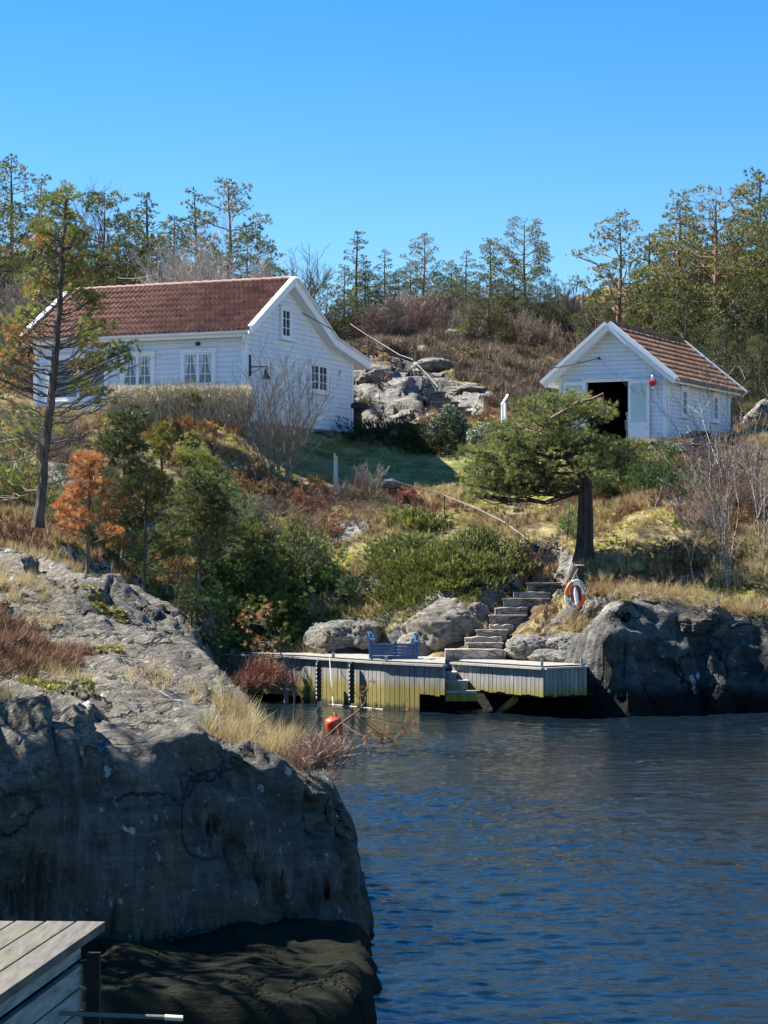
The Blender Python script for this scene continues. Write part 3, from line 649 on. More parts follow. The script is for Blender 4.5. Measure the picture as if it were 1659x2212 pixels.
# ------------------------------------------------------------ the large cabin
# local frame: x along the gable wall (away from the viewer), y along the front towards the left, z up
hA0 = P(530, 724, 65.0)
def cabin():
    root = empty("white_cabin", (hA0.x, hA0.y, HZ), math.atan2(HG.y, HG.x), "long white boarded cabin with red tiled roof and an attic window in its gable", "cabin")
    EZ = hA0.z - HZ + .22     # eave height
    W_, L_ = 7.55, 7.25; RX_ = 2.6; RZ_ = EZ+1.63; KX, KZ = 5.6, EZ+.02; BZ_ = EZ-.36
    walls = MB()
    gab = [(0, .25), (W_, -.1), (W_, BZ_+.02), (KX, KZ-.1), (RX_, RZ_-.12), (0, EZ-.12)]
    gable_ops = []
    # siding clipped to a flat bottom: the foundation hides the rest
    siding(walls, (0, 0, 0), (1, 0, 0), [(0, -.1)]+gab[1:], (), .15, (0, -1, 0), .024)
    siding(walls, (0, L_, 0), (0, -1, 0), [(0, 0), (L_, 0), (L_, EZ-.1), (0, EZ-.1)], (), .15, (-1, 0, 0), .024)
    # core so nothing shows through
    prism(walls, [(0.0, 0.0, -.1), (W_, 0, -.1), (W_, 0, BZ_), (KX, 0, KZ-.12), (RX_, 0, RZ_-.14), (0, 0, EZ-.14)], (0, L_, 0))
    walls.build("wall", M_WHITE, root)
    # corner boards
    cb = MB()
    cb.box((-.012, .05, (EZ-.1)/2), (.045, .15, EZ-.1)); cb.box((.055, -.02, (EZ-.1)/2), (.10, .032, EZ-.1)); cb.build("corner_board", M_TRIM, root)
    for c_, s_ in (((W_-.05, -.02, BZ_/2-.05), (.13, .032, BZ_-.05)), ((-.012, L_-.05, (EZ-.1)/2), (.045, .13, EZ-.1))):
        cb = MB(); cb.box(c_, s_); cb.build("corner_board", M_TRIM, root)
    fd = MB(); fd.box((W_/2, L_/2, -.75), (W_-.06, L_-.06, 1.3)); fd.build("foundation", M_CONC, root)
    # roof
    oh = .28
    front = Vector((-.42, 0, EZ-.27+.0)); 
    sl = Vector((RX_, 0, RZ_)) - Vector((0, 0, EZ)); sl.normalize()
    eave = Vector((RX_, 0, RZ_+.05)) - sl*((RX_+.24)/sl.x)
    roof = MB()
    S1 = (Vector((RX_, 0, RZ_+.05))-eave).length
    tiled(roof, (RX_, -oh, RZ_+.05), (0, 1, 0), tuple(-sl), L_+2*oh, S1, .165, .36, .05, .07)
    ro = roof.build("roof", M_TILE, root)
    back = MB()
    p0, p1, p2 = Vector((RX_, -oh, RZ_+.05)), Vector((KX, -oh, KZ+.06)), Vector((W_+.75, -oh, BZ_-.10))
    for a, b in ((p0, p1), (p1, p2)):
        d = (b-a); tiled(back, a, (0, 1, 0), tuple(d.normalized()), L_+2*oh, d.length, .115, .36, .03, .05)
    back.build("tile_back", M_TILE, ro)
    rg = MB(); y = -oh+.02
    while y < L_+oh-.1:
        rg.tube([(RX_, y, RZ_+.09), (RX_, y+.36, RZ_+.105)], [.06, .07], 10); y += .34
    rg.build("ridge_tiles", m_plain("ridge_clay", (.42,.25,.19), .8, .2, 3), ro)
    und = MB()
    path = [eave, Vector((RX_, 0, RZ_+.0)), Vector((KX, 0, KZ)), Vector((W_+.75, 0, BZ_-.16))]
    for a, b in zip(path[:-1], path[1:]):
        a = a.copy(); b = b.copy(); prism(und, [(a.x, -oh+.01, a.z-.02), (b.x, -oh+.01, b.z-.02), (b.x, -oh+.01, b.z-.12), (a.x, -oh+.01, a.z-.12)], (0, L_+2*oh-.02, 0))
    und.build("soffit", M_TRIM, root)
    # barge boards, near and far gables
    for yy, nm in ((-oh-.03, 1), (L_+oh+.03, 0)):
        bb = MB()
        for (a, b) in zip(path[:-1], path[1:]):
            d = (b-a).normalized()
            bb.beam((a.x, yy, a.z+.0), (b.x, yy, b.z+.0), .045, .25, (0, 0, 1))
            up = Vector((-d.z, 0, d.x)); up = up if up.z > 0 else -up
            bb.beam(tuple(Vector((a.x, yy-.02 if nm else yy+.02, a.z))+up*.135), tuple(Vector((b.x, yy-.02 if nm else yy+.02, b.z))+up*.135), .16, .035, tuple(up))
        bb.build("barge_board", M_TRIM, root)
    gt = MB(); g0 = Vector((eave.x-.05, -oh, eave.z-.06))
    gt.beam((eave.x-.02, -oh+.02, eave.z-.10), (eave.x-.02, L_+oh, eave.z-.10), .03, .17)
    th = np.linspace(PI, 2*PI, 7); gt_pts = [(eave.x-.09+.07*math.cos(t), eave.z-.03+.07*math.sin(t)) for t in th]
    V = [(x, yv, z) for yv in (-oh, L_+oh) for x, z in gt_pts]; gt.add(V, [(i, i+1, i+8, i+7) for i in range(6)])
    gt.build("gutter", M_TRIM, root)
    dp = MB(); dp.tube([(eave.x-.09, -.12, eave.z-.10), (eave.x-.09, -.12, eave.z-.25), (-.06, -.02+.1, eave.z-.38), (-.06, .1, eave.z-.5)], .035, 8)
    dp.build("downpipe", M_TRIM, root)
    # windows on the front (x = 0, y from right to left) 
    O, U, out = (-.02, 0, 0), (0, 1, 0), (-1, 0, 0)
    for yv, wv in ((1.05, .98), (3.1, .98)):
        make_window(root, O, U, out, yv, 1.02, wv, .93, 2, 3, 2, curtain=True)
    make_window(root, O, U, out, 4.7, .72, 1.9, 1.22, 1, 1, 2, "wide terrace window", curtain=False)
    # gable windows
    O, U, out = (0, -.02, 0), (1, 0, 0), (0, -1, 0)
    make_window(root, O, U, out, 2.3, EZ-.06, .56, .84, 2, 3, 1, "small attic window")
    make_window(root, O, U, out, 4.3, 1.10, 1.2, .80, 2, 3, 2, curtain=False)
    br = MB(); br.box((.22, -.045, EZ-1.1), (.05, .05, .62)); br.beam((.22, -.05, EZ-1.14), (.22, -.62, EZ-1.14), .03, .03); br.beam((.22, -.05, EZ-1.34), (.22, -.4, EZ-1.17), .02, .02)
    bo = br.build("wall_bracket", M_DARK, root)
    be = MB(); be.lathe([(.02, 0), (.05, -.05), (.07, -.2), (.12, -.3), (.13, -.34), (.02, -.33)], (.22, -.58, EZ-1.17), 12); be.tube([(.22, -.58, EZ-1.14), (.22, -.58, EZ-1.7)], .012, 5); be.build("bell", M_DARK, bo)
    vt = MB(); vt.box((6.55, -.06, EZ-.92), (.16, .1, .13)); vt.add([(6.45,-.13,EZ-.84),(6.65,-.13,EZ-.84),(6.65,-.02,EZ-.79),(6.45,-.02,EZ-.79)], [(0,1,2,3)]); vt.build("vent_hood", M_TRIM, root)
    vt = MB(); vt.box((-.05, 1.55, EZ-.42), (.06, .13, .11)); vt.build("eave_lamp", M_DARK, root)
    return root, EZ
cabin_root, CEZ = cabin()

# stone block beside the cabin's back corner
def stone_table():
    p = P(762, 925, 72.3); z = gz(p.x, p.y)
    r = empty("stone_block", (p.x, p.y, z-.1), R(25), "dark stone pillar with a rough slab on top, beside the cabin's back corner", "stone pillar")
    mb = MB(); mb.lathe([(.0,-.3),(.34,-.3),(.33,.3),(.30,.75),(.36,.8),(.0,.8)], (0,0,0), 8); mb.build("pillar", M_DSTONE, r)
    V = []
    mb = MB(); mb.lathe([(0,.80),(.52,.81),(.56,.88),(.50,.98),(.3,1.02),(0,1.0)], (0,0,0), 9); o = mb.build("slab", M_DSTONE, r); return r
stone_table()

# ------------------------------------------------------------ the boathouse
def boathouse():
    o0 = P(1441, 955, 66.0)
    root = empty("boathouse", (o0.x, o0.y, BZ), math.atan2(BG.y, BG.x), "small white boathouse with open double door and brown tiled roof above a stone wall", "boathouse")
    # x away along the right wall, y to the left along the gable
    EZ = 2.03; GW = 3.45; LW = 6.1; RZ_ = EZ+1.42; oh = .32
    DO = (1.2, 2.55, 0.05, 1.86)   # door opening in the gable (measured from the right corner)
    walls = MB()
    # gable: origin at right corner running left; siding wants U with outward -x
    siding(walls, (0, 0, 0), (0, 1, 0), [(0, 0), (GW, 0), (GW, EZ), (GW/2, RZ_), (0, EZ)], [DO], .13, (-1, 0, 0), .02)
    siding(walls, (0, 0, 0), (1, 0, 0), [(0, -.1), (LW, -.1), (LW, EZ), (0, EZ)], [], .12, (0, -1, 0), .02)
    t = .1
    # shell with real openings
    walls.box((LW/2, t/2+.002, EZ/2), (LW, t, EZ)); walls.box((LW/2, GW-t/2, EZ/2), (LW, t, EZ)); 
    walls.box((t/2, DO[0]/2+t/2, EZ/2), (t, DO[0]-t, EZ)); walls.box((t/2, (DO[1]+GW)/2-t/2, EZ/2), (t, GW-DO[1]-t, EZ)); walls.box((t/2, (DO[0]+DO[1])/2, (DO[3]+EZ)/2), (t, DO[1]-DO[0], EZ-DO[3]))
    prism(walls, [(0, 0, EZ), (0, GW, EZ), (0, GW/2, RZ_-.04)], (t, 0, 0)); prism(walls, [(LW-t, 0, -.1), (LW-t, GW, -.1), (LW-t, GW, EZ), (LW-t, GW/2, RZ_-.04), (LW-t, 0, EZ)], (t, 0, 0))
    walls.build("wall", M_WHITE, root)
    it = MB(); i = .012
    it.box((LW/2, t+i, EZ/2), (LW-2*t, i, EZ-.02)); it.box((LW/2, GW-t-i, EZ/2), (LW-2*t, i, EZ-.02)); it.box((LW-t-i, GW/2, EZ/2), (i, GW-2*t-.06, EZ-.02)); it.box((LW/2, GW/2, .0), (LW-2*t, GW-2*t, .03)); it.box((LW/2, GW/2, EZ+.0), (LW-2*t, GW-2*t, .03))
    it.build("interior_lining", M_INT, root)
    cb = MB()
    cb.box((-.022, .06, EZ/2), (.035, .12, EZ-.02)); cb.box((.05, -.022, EZ/2), (.12, .03, EZ-.02)); cb.build("corner_board", M_TRIM, root)
    for c_, s_ in (((LW-.05, -.022, EZ/2), (.12, .03, EZ)), ((-.022, GW-.06, EZ/2), (.035, .12, EZ-.02))):
        cb = MB(); cb.box(c_, s_); cb.build("corner_board", M_TRIM, root)
    # roof
    roofR = MB(); roofL = MB()
    for sgn, mb_ in ((-1, roofR), (1, roofL)):
        d = Vector((0, sgn*(GW/2), EZ-RZ_)).normalized(); Ls = math.hypot(GW/2, RZ_-EZ)+.42
        tiled(mb_, (-oh, GW/2, RZ_+.12), (1, 0, 0), tuple(d), LW+2*oh, Ls, .20, .30, .035, .07)
    ro = roofR.build("roof", M_TILE2, root); roofL.build("tile_slope", M_TILE2, ro)
    rg = MB(); x = -oh+.05
    while x < LW+oh-.1: rg.tube([(x, GW/2, RZ_+.13), (x+.36, GW/2, RZ_+.155)], [.09, .10], 8); x += .34
    rg.build("ridge_tiles", M_TILE2, ro)
    und = MB()
    for sgn in (-1, 1):
        d = Vector((0, sgn*(GW/2), EZ-RZ_)).normalized(); Ls = math.hypot(GW/2, RZ_-EZ)+.40
        a = Vector((-oh, GW/2+sgn*.001, RZ_+.04)); b = a+d*Ls
        prism(und, [a, b, b-Vector((0,0,.07)), a-Vector((0,0,.07))], (LW+2*oh, 0, 0))
    und.build("soffit", M_TRIM, root)
    for xx in (-oh-.03, LW+oh+.03):
        bb = MB()
        for sgn in (-1, 1):
            d = Vector((0, sgn*(GW/2), EZ-RZ_)).normalized(); Ls = math.hypot(GW/2, RZ_-EZ)+.48
            a = Vector((xx, GW/2, RZ_+.06)); b = a+d*Ls
            up = Vector((0, -d.z*sgn, d.y*sgn)); up = up if up.z > 0 else -up
            off = .0 if sgn < 0 else .003
            bb.beam(a+Vector((off,0,0)), b+Vector((off,0,0)), .045, .20, tuple(up)); e = -.03 if xx < 0 else .03
            bb.beam(a+Vector((e*2+off, 0, 0))+up*.10, b+Vector((e*2+off,0,0))+up*.10, .09, .10, tuple(up))
            bb.beam(a+up*.135+Vector((off,0,0)), b+up*.135+Vector((off,0,0)), .16, .03, tuple(up))
        bb.build("barge_board", M_TRIM, root)
    gt = MB(); ey = -.42*math.cos(math.atan2(RZ_-EZ, GW/2))-.04; ez = EZ+.09-.42*math.sin(math.atan2(RZ_-EZ, GW/2))
    gt.tube([(-oh+.02, ey, ez), (LW+oh, ey, ez)], .045, 8); gt.tube([(LW+oh-.1, ey, ez), (LW+oh-.12, ey+.1, ez-.15), (LW-.02, -.07, ez-.35), (LW-.02, -.07, .0)], .035, 8)
    gt.build("gutter", M_CONC, root)
    # door frame and leaves
    fr = MB()
    fr.box((-.03, (DO[0]+DO[1])/2, DO[3]+.04), (.07, DO[1]-DO[0]+.3, .10)); fr.box((-.05, (DO[0]+DO[1])/2, DO[3]+.115), (.16, DO[1]-DO[0]+.36, .025))
    for yy in (DO[0]-.04, DO[1]+.04): fr.box((-.029, yy, DO[3]/2), (.068, .09, DO[3]-.02))
    fr.build("door_frame", M_TRIM, root)
    def leaf(name_y, ang):
        mb_ = MB(); w, h = .68, 1.80; f = .09
        for q in (f/2, w-f/2): mb_.box((0, q, h/2), (.045, f, h))
        mb_.box((0, w/2, h-f/2), (.044, w-2*f, f)); mb_.box((0, w/2, .27), (.044, w-2*f, .54)); mb_.box((-.026, w/2, .25), (.01, w-3*f, .34))
        M_ = Matrix.Translation((-.06, name_y, .07)) @ Matrix.Rotation(ang, 4, 'Z')
        mb_.xf(M_); o = mb_.build("door", M_TRIM, root)
        g = MB(); g.box((.0, w/2, .54+(h-f-.54)/2), (.012, w-2*f, h-f-.54)); g.xf(M_); g.build("pane", M_DOORGL, o)
        k = MB(); k.box((-.04, w-.05, .95), (.05, .025, .10)); k.box((-.06, w-.10, .98), (.02, .12, .02)); k.xf(M_); k.build("handle", M_CONC, o)
    leaf(DO[0]-.02, R(180-6)); leaf(DO[1]+.02, R(8))
    O, U, out = (0, -.014, 0), (1, 0, 0), (0, -1, 0)
    make_window(root, O, U, out, 1.25, .88, .42, .74, 2, 3, 1)
    make_window(root, O, U, out, 4.25, .88, .42, .74, 2, 3, 1)
    hk = MB(); hk.tube([(-.04, .35, 1.98), (-.25, .35, 2.02), (-.3, .35, 1.98)], .012, 5); hk.build("lamp_hook", M_DARK, root)
    ins_ = MB(); ins_.tube([(-.02, GW/2+.35, EZ+.50), (-.22, GW/2+.35, EZ+.54)], .015, 6); ins_.lathe([(0,-.06),(.03,-.05),(.035,.03),(0,.05)], (-.22, GW/2+.35, EZ+.53), 8); ins_.build("cable_insulator", M_DARK, root)
    return root
bh = boathouse()
bh_M = Matrix.Translation(bh.location) @ Matrix.Rotation(bh.rotation_euler.z, 4, 'Z')
ca_M = Matrix.Translation(cabin_root.location) @ Matrix.Rotation(cabin_root.rotation_euler.z, 4, 'Z')

def local_empty(name, M, loc, rz, label, cat, group=None):
    p = M @ Vector(loc); return empty(name, p, M.to_euler().z+rz, label, cat, group)
# hanging paraffin lamp
t = local_empty("hanging_lantern", bh_M, (-.28, .35, 1.97), 0, "red and white lantern hanging on the boathouse gable, right of the open door", "lantern"); t.scale = (.8,.8,.85)
mb = MB(); mb.lathe([(0,-.36),(.06,-.36),(.07,-.33),(.15,-.27),(.16,-.20),(.12,-.17),(0,-.17)], k=14); mb.build("tank", m_plain("red_enamel", (.42,.015,.03), .3), t)
mb = MB(); mb.lathe([(0,-.46),(.05,-.46),(.07,-.44),(.04,-.37),(0,-.36)], k=12); mb.build("base", M_TRIM, t)
mb = MB(); mb.lathe([(.05,-.17),(.09,-.12),(.08,-.02),(.04,.03),(0,.03)], k=12); mb.build("shade", M_TRIM, t)
mb = MB(); mb.tube([(-.0,-.13,-.2),(0,-.11,-.02),(0,0,.04),(0,.11,-.02),(0,.13,-.2)], .008, 5); mb.build("handle", M_DARK, t)
# things inside the boathouse
t = local_empty("shelf_unit", bh_M, (4.6, 1.9, .0), 0, "shelves against the dark back wall inside the boathouse door", "shelf")
mb = MB()
for z in (.9, 1.15, 1.45): mb.box((0, 0, z), (.3, 1.1, .03))
for y in (-.55, 0, .55): mb.box((0, y, 1.15), (.3, .03, .75))
mb.build("rack", m_plain("shelf_wood", (.22,.2,.17), .8), t)
M_WPL = m_plain("white_plastic", (.75,.75,.76), .4, .05)
def chair(M, loc, rz, label, name="garden_chair", group=None):
    t = local_empty(name, M, loc, rz, label, "chair", group)
    mb = MB(); mb.box((0,0,.42), (.44,.44,.035)); mb.build("seat", M_WPL, t)
    mb = MB(); q = Matrix.Rotation(R(12), 3, 'Y')
    for y in np.linspace(-.18,.18,5): mb.box((.24,y,.67), (.025,.055,.46), q)
    mb.box((.285,0,.89), (.03,.46,.06), q); mb.build("backrest", M_WPL, t)
    for x in (-.19,.19):
        for y in (-.19,.19):
            mb = MB(); mb.beam((x,y,.41),(x*1.15,y*1.15,0),.035,.035,(1,0,0)); mb.build("leg", M_WPL, t)
    for y in (-.24,.24):
        mb = MB(); mb.beam((-.2,y,.64),(.24,y,.66),.05,.03); mb.beam((-.2,y,.63),(-.2,y,.42),.03,.03,(1,0,0)); mb.build("armrest", M_WPL, t)
    return t
chair(bh_M, (.8, 1.35, .03), R(200), "white chair standing in the shade just inside the boathouse door")
q = P(380, 868, 64.6); zz = gz(q.x, q.y)
chair(ca_M, (-1.3, 2.55, 0), R(20), "white garden chair behind the hedge, below the cabin's right front window")
q = P(1090, 900, 70.5)
# white gate-like railing left of the boathouse
t = empty("white_railing", P(1085, 910, 69.0), R(20), "short white wooden railing left of the boathouse, behind the spreading pine", "railing")
mb = MB(); mb.beam((0,0,-.3),(0,0,.52),.05,.06,(1,0,0)); mb.build("post", M_TRIM, t)
mb = MB(); mb.beam((.22,.3,-.3),(.22,.3,.60),.05,.06,(1,0,0)); mb.build("post", M_TRIM, t)
mb = MB(); mb.beam((-.05,-.05,.50),(.38,.45,.66+.2),.05,.05); mb.build("handrail", M_TRIM, t)
mb = MB(); mb.beam((0,-.03,.12),(1.1,.1,-.35),.03,.07); mb.build("lower_rail", M_TRIM, t)

# chimney-like pole behind the ridge
t = P(346, 640, 80); z = gz(t.x, t.y); top = P(346, 568, 80)
pl = empty("utility_pole", (t.x, t.y, z), 0, "weathered wooden pole rising behind the cabin's red roof ridge", "pole")
mb = MB(); mb.tube([(0,0,-.3),(0,0,top.z-z)], [.13,.10], 10); mb.build("shaft", m_plain("pole_wood", (.12,.11,.09), .9, .3, 4), pl)
mb = MB(); mb.box((.1,0,top.z-z-.35), (.14,.1,.1)); mb.build("clamp", M_DARK, pl)
def cable(name, a, b, sag, label, rad=.012, cat="cable", m=None):
    a = Vector(a); b = Vector(b); pts = [a.lerp(b, s)-Vector((0,0,sag*4*s*(1-s))) for s in np.linspace(0,1,25)]
    mb = MB(); mb.tube([tuple(p) for p in pts], rad, 5); return tag(mb.build(name, m or M_DARK), label, cat)
cable("power_cable", ca_M @ Vector((3.55,-.12,CEZ+.78)), bh_M @ Vector((-.24, 3.45/2+.35, 2.03+.53)), 1.0, "thin black cable strung from the cabin gable to the boathouse gable", .014)
cable("wire", (top.x, top.y, top.z-.35), tuple(P(255, 600, 84)), .1, "wire running left from the wooden pole into the trees", .015, "wire", M_CONC)
cl = MB()

# ------------------------------------------------------------ landing stage
n = N("weathered_boards"); p = n.pos(); z = n.sep(p)[2]
g = n.noise(n.map(p, (9, 9, .6)), 2, 6, .65)
grey = n.mix(n.ramp(g, [(.35, 0), (.65, 1)]), (.21, .20, .18), (.42, .41, .375))
v = n.sep(n.voro(n.map(p, (7, 7, .0)), 1, out=1))[0]; grey = n.mix(.25, grey, n.mix(1.0, grey, v, 'MULTIPLY'))
zz_ = n.math('ADD', z, n.math('MULTIPLY', n.math('SUBTRACT', n.noise(n.map(p, (6, 6, .5)), 1, 4), .5), .35))
alg = n.mix(n.ramp(g, [(.3, 0), (.7, 1)]), (.15, .13, .025), (.33, .27, .07))
c = n.mix(n.ramp(zz_, [(.50, 1), (.72, 0)]), grey, alg)
c = n.mix(n.ramp(zz_, [(.06, 1), (.16, 0)]), c, (.05, .045, .02))
M_DOCK = n.set(color=c, rough=.85, normal=n.bump(g, .2, .004))
n = N("deck_planks"); g = n.noise(n.map(n.pos(), (1.5, 14, 3)), 2, 6, .6); M_DECK = n.set(color=n.mix(n.ramp(g, [(.3, 0), (.7, 1)]), (.27, .255, .22), (.50, .48, .43)), rough=.85, normal=n.bump(g, .4, .01))
M_RUB = m_plain("black_rubber", (.018,.018,.02), .6, .4, 8, .3)
DZ = 1.08
def dpt(x, y, z=DZ): # intersection of a photo ray with height z
    k = (CAMZ - z)/((y-HORIZON)/FPX); p = P(x, y, k); return Vector((p.x, p.y, z))
D0, D1, D2, D3 = dpt(455, 1411), dpt(650, 1419), dpt(832, 1431), dpt(962, 1437)
E0, E1, E2 = dpt(978, 1431), dpt(1175, 1443), dpt(1267, 1439)
D1b = D1 + Vector((.25, .0, 0))
def dock_wall(a, b, zt, zb, root, bw=.145, label=None, step=None):
    a = Vector(a); b = Vector(b); d = b-a; L = d.length; d.normalize(); nrm = Vector((d.y, -d.x, 0)); nrm = nrm if nrm.y < 0 else -nrm
    mb = MB(); n_ = max(1, round(L/bw)); w = L/n_; rng = random.Random(int(L*100))
    for i in range(n_):
        c = a+d*(w*(i+.5)); lo = zb(i/n_) if callable(zb) else zb; lo += rng.uniform(-.02, .02)
        mb.box((c.x+nrm.x*rng.uniform(0,.006), c.y+nrm.y*rng.uniform(0,.006), (zt+lo)/2), (w-.016, .024, zt-lo), Matrix.Rotation(math.atan2(d.y, d.x), 3, 'Z'))
    o = mb.build("board_wall", M_DOCK, root)
    if label: o['label'] = label
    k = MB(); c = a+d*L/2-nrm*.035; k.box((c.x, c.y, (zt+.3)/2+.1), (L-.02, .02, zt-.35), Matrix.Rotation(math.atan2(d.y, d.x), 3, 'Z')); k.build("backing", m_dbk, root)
    cpz = MB(); cpz.beam(a+Vector((0,0,zt-a.z+.02))+nrm*.01, b+Vector((0,0,zt-b.z+.02))+nrm*.01, .16, .045); cpz.build("cap_plank", M_DECK, root)
    return o
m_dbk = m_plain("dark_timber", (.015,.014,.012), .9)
dk = empty("landing_stage", (D2.x, D2.y, 0), 0, "grey timber landing stage clad in upright boards, algae stained near the water", "landing stage")
def to_local(mbf): pass
rootL = dk; off = Vector((D2.x, D2.y, 0))
def sh(v): return Vector(v)-off
def fin(zl, zr): return lambda t: zl+(zr-zl)*t
dock_wall(sh(D0), sh(D1), DZ-.03, .15, dk, .17)
dock_wall(sh(D1), sh(D2), DZ-.03, -.1, dk, .15)
dock_wall(sh(D2), sh(D3), DZ-.03, lambda t: -.1 if t < .58 else .40, dk, .15, "section of boards in shade, stepped at its foot")
# deck surface: planks
def deck(poly, root, z=DZ, pw=.125):
    mb = MB(); ys = [p[1] for p in poly]; y = min(ys)
    while y < max(ys)-.02:
        xs = []
        for yy in (y+.004, y+pw-.008):
            r = []
            for i in range(len(poly)):
                a, b = poly[i], poly[(i+1) % len(poly)]
                if (a[1] <= yy < b[1]) or (b[1] <= yy < a[1]): r.append(a[0]+(b[0]-a[0])*(yy-a[1])/(b[1]-a[1]))
            xs.append((min(r), max(r)) if r else None)
        if xs[0] and xs[1]:
            V = [(xs[0][0], y+.004, z), (xs[0][1], y+.004, z), (xs[1][1], y+pw-.008, z), (xs[1][0], y+pw-.008, z)]
            V[2] = (V[2][0], V[2][1]+.0075, z); V[3] = (V[3][0], V[3][1]+.0075, z); V = [(a, b, c-.0035*(int(round(y*8)) % 2)) for a, b, c in V]; V2 = [(a, b, c-.035) for a, b, c in V]; mb.add(V+V2, [(0,1,2,3),(7,6,5,4),(0,4,5,1),(1,5,6,2),(2,6,7,3),(3,7,4,0)])
        y += pw
    return mb.build("deck", M_DECK, root)
deck([tuple(sh(q))[:2] for q in (D0+Vector((0,.08,0)), D1+Vector((0,.08,0)), D2+Vector((0,.09,0)), D3+Vector((0,.09,0)), Vector((D3.x+.1, 53.6, 0)), Vector((-.2, 55.2, 0)), Vector((-4.4, 56.2, 0)))], dk)
for (x, y) in ((500,1413),(720,1423),(834,1431)):
    q = sh(dpt(x, y)); mb = MB(); mb.box((q.x, q.y+.05, DZ+.06), (.07,.09,.16)); mb.build("post", M_DECK, dk)
q = sh(D1); mb = MB(); mb.tube([(q.x-.35, q.y-.02, -.4), (q.x-.35, q.y-.02, DZ)], .06, 8); mb.build("pile", M_CONC, dk)
for x in (697, 768):
    q = dpt(x, 1424 if x < 700 else 1427); nr = Vector((-.7,-.7,0)); f = empty("fender", (q.x-.09, q.y-.09, 0), R(-45), "black ribbed rubber fender hung on the sunlit dock boards, " + ("the left one" if x == 697 else "the right one"), "fender", "rubber fenders on the landing stage")
    mb = MB(); zs = np.linspace(DZ-.02, .10, 40)
    mb.lathe([(.055+.02*abs(math.sin(i*.8)), z) for i, z in enumerate(zs)], (0,0,0), 8); mb.build("rubber_body", M_RUB, f)
    for z in np.linspace(DZ-.1, .2, 9):
        mb = MB(); mb.box((-.0, -.065, z), (.03,.02,.035)); mb.build("bolt", M_TRIM, f)
# right section
d2 = empty("jetty_platform", (E1.x, E1.y, 0), 0, "smaller cantilevered timber platform with pale upright boards, right of the dock steps", "jetty platform")
off = Vector((E1.x, E1.y, 0))
dock_wall(sh(E0), sh(E1), DZ-.03, fin(.50,.46), d2, .135); dock_wall(sh(E1), sh(E2), DZ-.03, .46, d2, .12)
deck([tuple(sh(q))[:2] for q in (E0+Vector((0,.08,0)), E1+Vector((0,.09,0)), E2+Vector((0,.08,0)), Vector((E2.x+.1, 50.6, 0)), Vector((E0.x+.4, 53.0, 0)))], d2, DZ-.002)
for (x, y) in ((1171,1442),(1257,1440)):
    q = sh(dpt(x, y)); mb = MB(); mb.box((q.x, q.y+.04, DZ+.08), (.06,.07,.22)); mb.build("post", M_DECK, d2)
mb = MB(); a = sh(P(1115,1508,49.6)); b = sh(P(1065,1552,50.2)); mb.beam(a, b, .12, .12); mb.build("brace", M_DOCK, d2)
# steps between the two sections
st = empty("dock_steps", tuple(dpt(975,1460,.6)), 0, "wooden steps going down to the water between the two dock sections", "steps"); off = st.location.copy()
for i, (x0, x1, y, D) in enumerate([(962,985,1452,50.4),(962,1010,1470,50.2),(962,1028,1492,50.0)]):
    a = P(x0, y, D)-off; b = P(x1, y, D)-off
    mb = MB(); mb.box(((a.x+b.x)/2, a.y+.2, a.z-.02), (b.x-a.x+.05, .55, .05)); mb.build("tread", M_DECK, st)
    mb = MB(); mb.box(((a.x+b.x)/2, a.y+.1, a.z-.14), (b.x-a.x, .4, .18)); mb.build("riser", M_DOCK, st)

# blue bench
q = P(850, 1419, 52.6); M_BLUE = m_plain("blue_paint", (.012,.07,.19), .5, .25, 5)
t = empty("blue_bench", (q.x, 52.55, DZ), R(4), "blue painted slatted bench on the landing stage, in front of the pale boulders", "bench")
bw = .5
for i, z in enumerate((.07,.15,.23,.31)):
    pass
mb = MB()
for i in range(5): mb.box((0, -.18+.02*i, .05+.072*i), (1.02, .022, .062), Matrix.Rotation(R(12),3,'X'))
mb.build("backrest", M_BLUE, t)
mb = MB()
for i in range(4): mb.box((0, -.02+.11*i, .26-.0*i), (1.0,.095,.022))
mb.build("seat", M_BLUE, t)
for x, h in ((-.53,.60),(.02,.40),(.53,.56)):
    mb = MB(); mb.beam((x,-.26,0),(x+.02*(1 if x>0 else -1),-.12,h),.05,.06,(0,1,0)); mb.build("leg" if abs(x) < .1 else "post", M_BLUE, t)
for s in (-1, 1):
    mb = MB(); mb.beam((s*.50,-.30,.46 if s<0 else .40),(s*.56,.30,.62 if s<0 else .56),.10,.03); mb.beam((s*.54,.28,.6),(s*.54,.22,0),.05,.05,(1,0,0)); mb.build("armrest", M_BLUE, t)

# lifebuoy on its post
q = P(1246, 1350, 52.2); gzq = min(float(gz(q.x, q.y)), q.z)
t = empty("lifebuoy_post", (q.x, q.y, gzq), 0, "dark rough tree-trunk post with a pale sawn top, standing on the rocky bank", "post")
mb = MB(); top = P(1252,1222,52.2); zt = top.z-gzq
mb.tube([(0,0,-.4),(.02,0,zt*.35),(.04,0,zt*.75),(.06,.02,zt)], [.16,.12,.11,.13], 10); mb.build("shaft", m_rock("dark_bark", (.07,.06,.05), (.02,.018,.015), .1, crack=.3, sc=3), t)
mb = MB(); mb.lathe([(.0,zt+.03),(.10,zt+.02),(.13,zt),(.1,zt-.06)], (.06,.02,0), 9); mb.tube([(.1,0,zt*.9),(.25,-.03,zt*.86),(.3,-.05,zt*.9)], .03, 6); mb.build("sawn_top", m_plain("grey_wood", (.25,.23,.2), .9, .3, 10), t)
lb = P(1243, 1284, 51.85)
t = empty("lifebuoy", tuple(lb), 0, "orange and white lifebuoy ring hanging on the dark post beside the stone steps", "lifebuoy")
